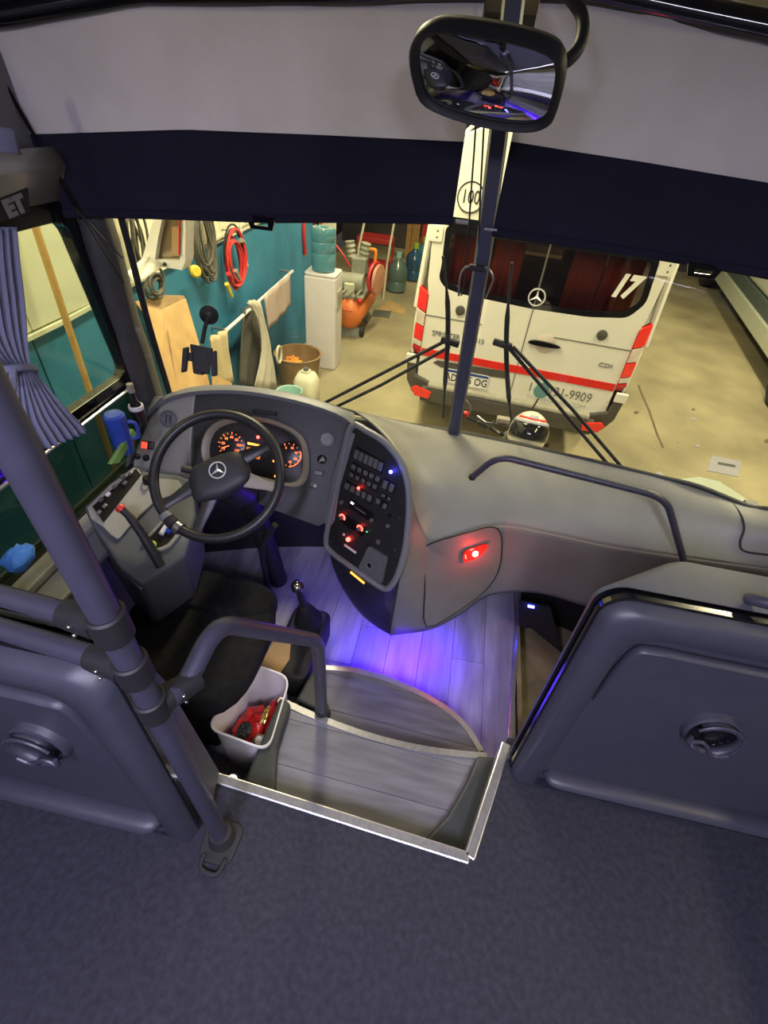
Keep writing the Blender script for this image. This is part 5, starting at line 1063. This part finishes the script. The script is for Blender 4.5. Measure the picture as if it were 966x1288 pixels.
star(V((.018, -.006, 1.52)), .064, ex_, ez_, V((0, -1, 0)), 'badge_silver', VN, 'star_emblem', 90, .012)
text('17', .215, V((.625, -.002, 1.69)), ex_, ez_, 'number', 'plate_white', VN, .002, shear=.35, sx=.75, bold=.012)
dc = mk('speed_disc', lathe([(.105, 0), (.105, .003), (0, .003)], V((-.645, -.001, 2.128)), (0, -1, 0), 32), 'plate_white', VN); mk('disc_ring', tube([V((-.645+.098*math.cos(a), -.005, 2.128+.098*math.sin(a))) for a in [2*math.pi*i/32 for i in range(32)]], .005, 6, True), 'ink', dc); text('100', .125, V((-.645, -.007, 2.128)), ex_, ez_, 'speed_number', 'ink', dc, .001, sx=.75)
text('11-5131-9909', .122, V((.435, -.002, .765)), ex_, ez_, 'phone_number', 'ink_grey', VN, .001, sx=.82); text('FABI@GMAIL.COM', .066, V((.43, -.002, .675)), ex_, ez_, 'web_line', mat('ink_pale', (.5, .49, .44), .6), VN, .001, sx=.95)
text('SPRINTER', .062, V((-.66, -.002, 1.09)), ex_, ez_, 'model_badge', 'steel', VN, .003, sx=.95); text('515', .06, V((-.36, -.002, 1.09)), ex_, ez_, 'model_badge', 'steel', VN, .003); text('CDI', .05, V((.72, -.002, 1.08)), ex_, ez_, 'model_badge', 'steel', VN, .003, sx=1.4)
# ------------------------------------------------------------------ silver van at the right
mat('silver_green', (.50, .54, .46), .3, .1, .04, 4, coat=.3); mat('moulding_dark', (.06, .085, .085), .5)
A_, B_ = V((4.013, 6.526, GZ)), V((4.826, 11.719, GZ)); dd = (B_-A_).normalized(); SV = thing('silver_van', 'pale silver long van parked beyond the open concrete', 'van', A_, rotz=math.atan2(dd.y, dd.x)-math.pi/2)
def sbox(u0, u1, x0, x1, z0, z1): return box(((x0+x1)/2, (u0+u1)/2, (z0+z1)/2), (x1-x0, u1-u0, z1-z0))
mk('sill_panel', sbox(.45, 5.6, .02, .10, .36, .60), 'silver_green', SV, bev=.02, seg=3); mk('rub_strip', sbox(-.6, 6.9, .05, .12, .60, .79), 'moulding_dark', SV, bev=.02)
mk('body', join(sbox(-.9, 7.2, .06, 1.95, .79, 1.5), sbox(-.6, 7.1, .12, 1.9, 1.5, 2.5)), 'silver_green', SV, bev=.08, seg=4); mk('under_body', sbox(.5, 5.6, .12, 1.9, .30, .80), 'matte_black', SV)
mk('side_glass', sbox(.2, 6.6, .105, .13, 1.55, 2.1), 'gloss_black', SV, bev=.02)
for u in (.0, 6.2):
    w_ = mk('wheel', lathe([(.21, .02), (.30, .0), (.345, .03), (.345, .19), (.32, .22), (.2, .22)], V((.03, u, .345)), (1, 0, 0), 30), 'rubber', SV, True); mk('rim', lathe([(.21, .02), (.17, .05), (.06, .03), (.05, -.01), (0, -.01)], V((.03, u, .345)), (1, 0, 0), 24), 'chrome', w_, True)
    mk('wheel_arch', tube([V((.05, u+.42*math.cos(a), .345+.42*math.sin(a))) for a in [R_(10+160*i/14) for i in range(15)]], .035, 8), 'silver_green', SV, True)
# ------------------------------------------------------------------ motorbike in front of the bus with a helmet on it
MB = thing('motorbike', 'dark motorbike parked between the bus and the white van', 'motorbike', V((.35, 3.2, GZ)))
Yb = 3.05
hb0, hb1 = ay(585, 516, Yb), ay(690, 545, Yb)
mk('handlebar', tube(crom([ay(581, 521, Yb-.05), ay(595, 528, Yb), ay(620, 540, Yb+.03), ay(655, 556, Yb+.02), ay(690, 560, Yb-.05)], 4), .014, 8), 'matte_black', MB, True)
mk('brake_lever', tube(crom([ay(586, 503, Yb), ay(592, 512, Yb), ay(591, 520, Yb)], 3), .006, 6), 'steel', MB, True); mk('grip_end', ball(ay(586, 521, Yb-.03), .024, 10, 8), 'lamp_red', MB, True)
for a, b in (((600, 523), (628, 545)), ((612, 541), (622, 529)), ((600, 530), (640, 535))): mk('control_cable', tube([ay(*a, Yb), ay(*b, Yb)], .007, 6), 'steel', MB)
mk('mirror_stem', tube(crom([ay(660, 530, Yb-.02), ay(672, 510, Yb-.02), ay(678, 500, Yb-.02)], 3), .006, 6), 'matte_black', MB, True)
mk('mirror_head', lathe([(.050, -.008), (.055, .0), (.050, .008), (0, .010)], ay(681, 491, Yb-.02), (.2, -1, .3), 18), mat('teal_reflection', (.20, .40, .38), .15, .3), MB, True)  # teal reflection painted into the colour of the mirror face
hz_ = ay(640, 545, Yb).z
mk('fork', tube([V((ay(640, 545, Yb).x, Yb+.02, hz_-.02)), V((ay(640, 545, Yb).x, Yb+.35, GZ+.3))], .03, 10), 'steel', MB, True); mk('front_wheel', tube([V((ay(640, 545, Yb).x, Yb+.35+.27*math.cos(a), GZ+.30+.27*math.sin(a))) for a in [2*math.pi*i/28 for i in range(28)]], .035, 8, True), 'rubber', MB, True)
mk('fuel_tank', ball(V((ay(640, 545, Yb).x, Yb-.35, hz_-.32)), (.14, .26, .13), 16, 10), 'van_dark', MB, True); mk('frame', tube(crom([V((ay(640, 545, Yb).x, Yb, hz_-.12)), V((ay(640, 545, Yb).x, Yb-.4, GZ+.45)), V((ay(640, 545, Yb).x, Yb-.9, GZ+.35))], 4), .05, 10), 'van_dark', MB, True); mk('rear_wheel', tube([V((ay(640, 545, Yb).x, Yb-.95+.27*math.cos(a), GZ+.30+.27*math.sin(a))) for a in [2*math.pi*i/28 for i in range(28)]], .04, 8, True), 'rubber', MB, True)
mk('switch_block', obox(ay(633, 528, Yb), V((1, 0, 0)), V((0, 1, 0)), V((0, 0, 1)), (.09, .05, .035)), 'tan_strip', MB, bev=.006)
HM = thing('helmet', 'white full face motorcycle helmet with black visor and red edge', 'helmet', ay(664, 562, 2.95))
hc = ay(664, 545, 2.95); hr_ = .150; vw = (CAM-hc).normalized(); hx = V((1, -.12, 0)).normalized(); hf = V((-.05, -.9, .43)).normalized(); hu = hx.cross(-hf).normalized(); hu = hu if hu.z > 0 else -hu
hxx = hf.cross(hu)
def hsh(rs, cut=None):
    vs, fs = ball(hc, (hr_*rs*.88, hr_*rs*1.08, hr_*rs), 24, 16, hxx, hf, hu); return vs, fs
mk('shell', hsh(1.0), mat('helmet_white', (.72, .68, .60), .25, coat=.5), HM, True)
def hface(u0, u1, v0, v1, rs, n=14, mth=8):
    rows = []
    for j in range(mth+1):
        v = R_(v0+(v1-v0)*j/mth); r = []
        for i in range(n+1):
            u = R_(u0+(u1-u0)*i/n); r.append(hc+hf*hr_*1.08*rs*math.cos(v)*math.cos(u)+hxx*hr_*.88*rs*math.cos(v)*math.sin(u)+hu*hr_*rs*math.sin(v))
        rows.append(r)
    return grid(rows)
mk('visor', hface(-75, 75, -12, 28, 1.03), 'gloss_black', HM, True, solid=.006); mk('brow_band', hface(-80, 80, 28, 36, 1.035, 14, 3), 'paper', HM, True, solid=.006); mk('red_edge', hface(-70, 70, 40, 46, 1.012, 14, 3), 'stripe_red', HM, True, solid=.004)
mk('vent', hface(-18, 18, 44, 56, 1.02, 6, 3), 'paper', HM, True, solid=.006); mk('chin_vent', hface(-10, 12, -34, -30, 1.02, 6, 2), 'ink', HM, True, solid=.004); mk('visor_pivot', ball(hc+hf*hr_*.9+hxx*hr_*.25+hu*hr_*.48, .014, 10, 6), 'paper', HM, True)
# ------------------------------------------------------------------ wipers outside the windshield
def wiper(label, blade, arms, hub):
    t = thing('windshield_wiper', label, 'wiper', aws(*arms[0][0], .05), 'windshield wipers')
    bl = crom([aws(*p, .03) for p in blade], 4); mk('blade', tube(bl, [.007]*4+[.014]*(len(bl)-8)+[.007]*4, 8, flat=.7), 'rubber', t, True)
    for a in arms: mk('arm', tube([aws(*p, .045) for p in a], .0075, 8), 'matte_black', t, True)
    h = aws(*hub, .04); mk('hub_link', obox(h, V((1, 0, -.15)).normalized(), V((0, 1, 0)), V((.15, 0, 1)).normalized(), (.075, .022, .024)), 'matte_black', t, bev=.004)
    return t
wiper('black wiper on the driver side with blade parked upright', [(557, 322), (563, 380), (563, 430), (560, 480), (557, 525)], [[(400, 511), (480, 470), (562, 428)], [(418, 514), (480, 484), (566, 436)]], (566, 430))
wiper('black wiper on the door side with blade parked upright', [(644, 330), (638, 400), (637, 450), (640, 500), (643, 527)], [[(768, 588), (700, 508), (637, 434)], [(784, 590), (720, 515), (645, 436)]], (632, 433))
# ------------------------------------------------------------------ outside mirror of the bus, white, driver side
SM = thing('side_mirror', 'white outside mirror housing on an arm at the driver-side corner', 'mirror', ay(205, 340, 2.05))
Ym = 2.15
def sp(pxs, y=Ym): return [ay(*p, y) for p in pxs]
mo = sp([(198, 262), (234, 258), (233, 330), (229, 340), (180, 332), (178, 326), (186, 300)]); mi = sp([(206, 268), (228, 266), (227, 318), (226, 328), (196, 327), (195, 326), (199, 300)])
mk('mirror_frame', ringprism(mo, mi, (0, .06, 0)), 'van_white', SM, bev=.006); mk('mirror_back', prism([p+V((0, .055, 0)) for p in mo], (0, .02, 0)), 'van_white', SM)
mk('mirror_pane', prism([p+V((0, .03, 0)) for p in mi], (0, .006, 0)), mat('brown_reflection', (.16, .11, .06), .1, .2), SM); mk('mirror_strip', prism(sp([(216, 285), (226, 285), (226, 322), (216, 322)], Ym+.025), (0, .004, 0)), 'tub_brown', SM)  # the brown it reflects is put into the mirror's own colours
mk('mirror_screw', ball(ay(207, 332, Ym-.005), .008, 8, 6), 'ink', SM, True); mk('red_edge', tube(sp([(226, 262), (225, 320)], Ym-.01), .004, 6), 'cable_red', SM)
mk('arm', prism([ay(180, 322, Ym), ay(199, 330, Ym), ay(196, 340, Ym-.1), ay(170, 358, 1.72), ay(158, 342, 1.72)], (0, .05, 0)), 'van_white', SM, bev=.01)
mk('arm_strut', prism([ay(195, 262, Ym+.03), ay(204, 262, Ym+.03), ay(190, 326, Ym+.03), ay(180, 322, Ym+.03)], (0, .04, 0)), 'van_white', SM, bev=.006)
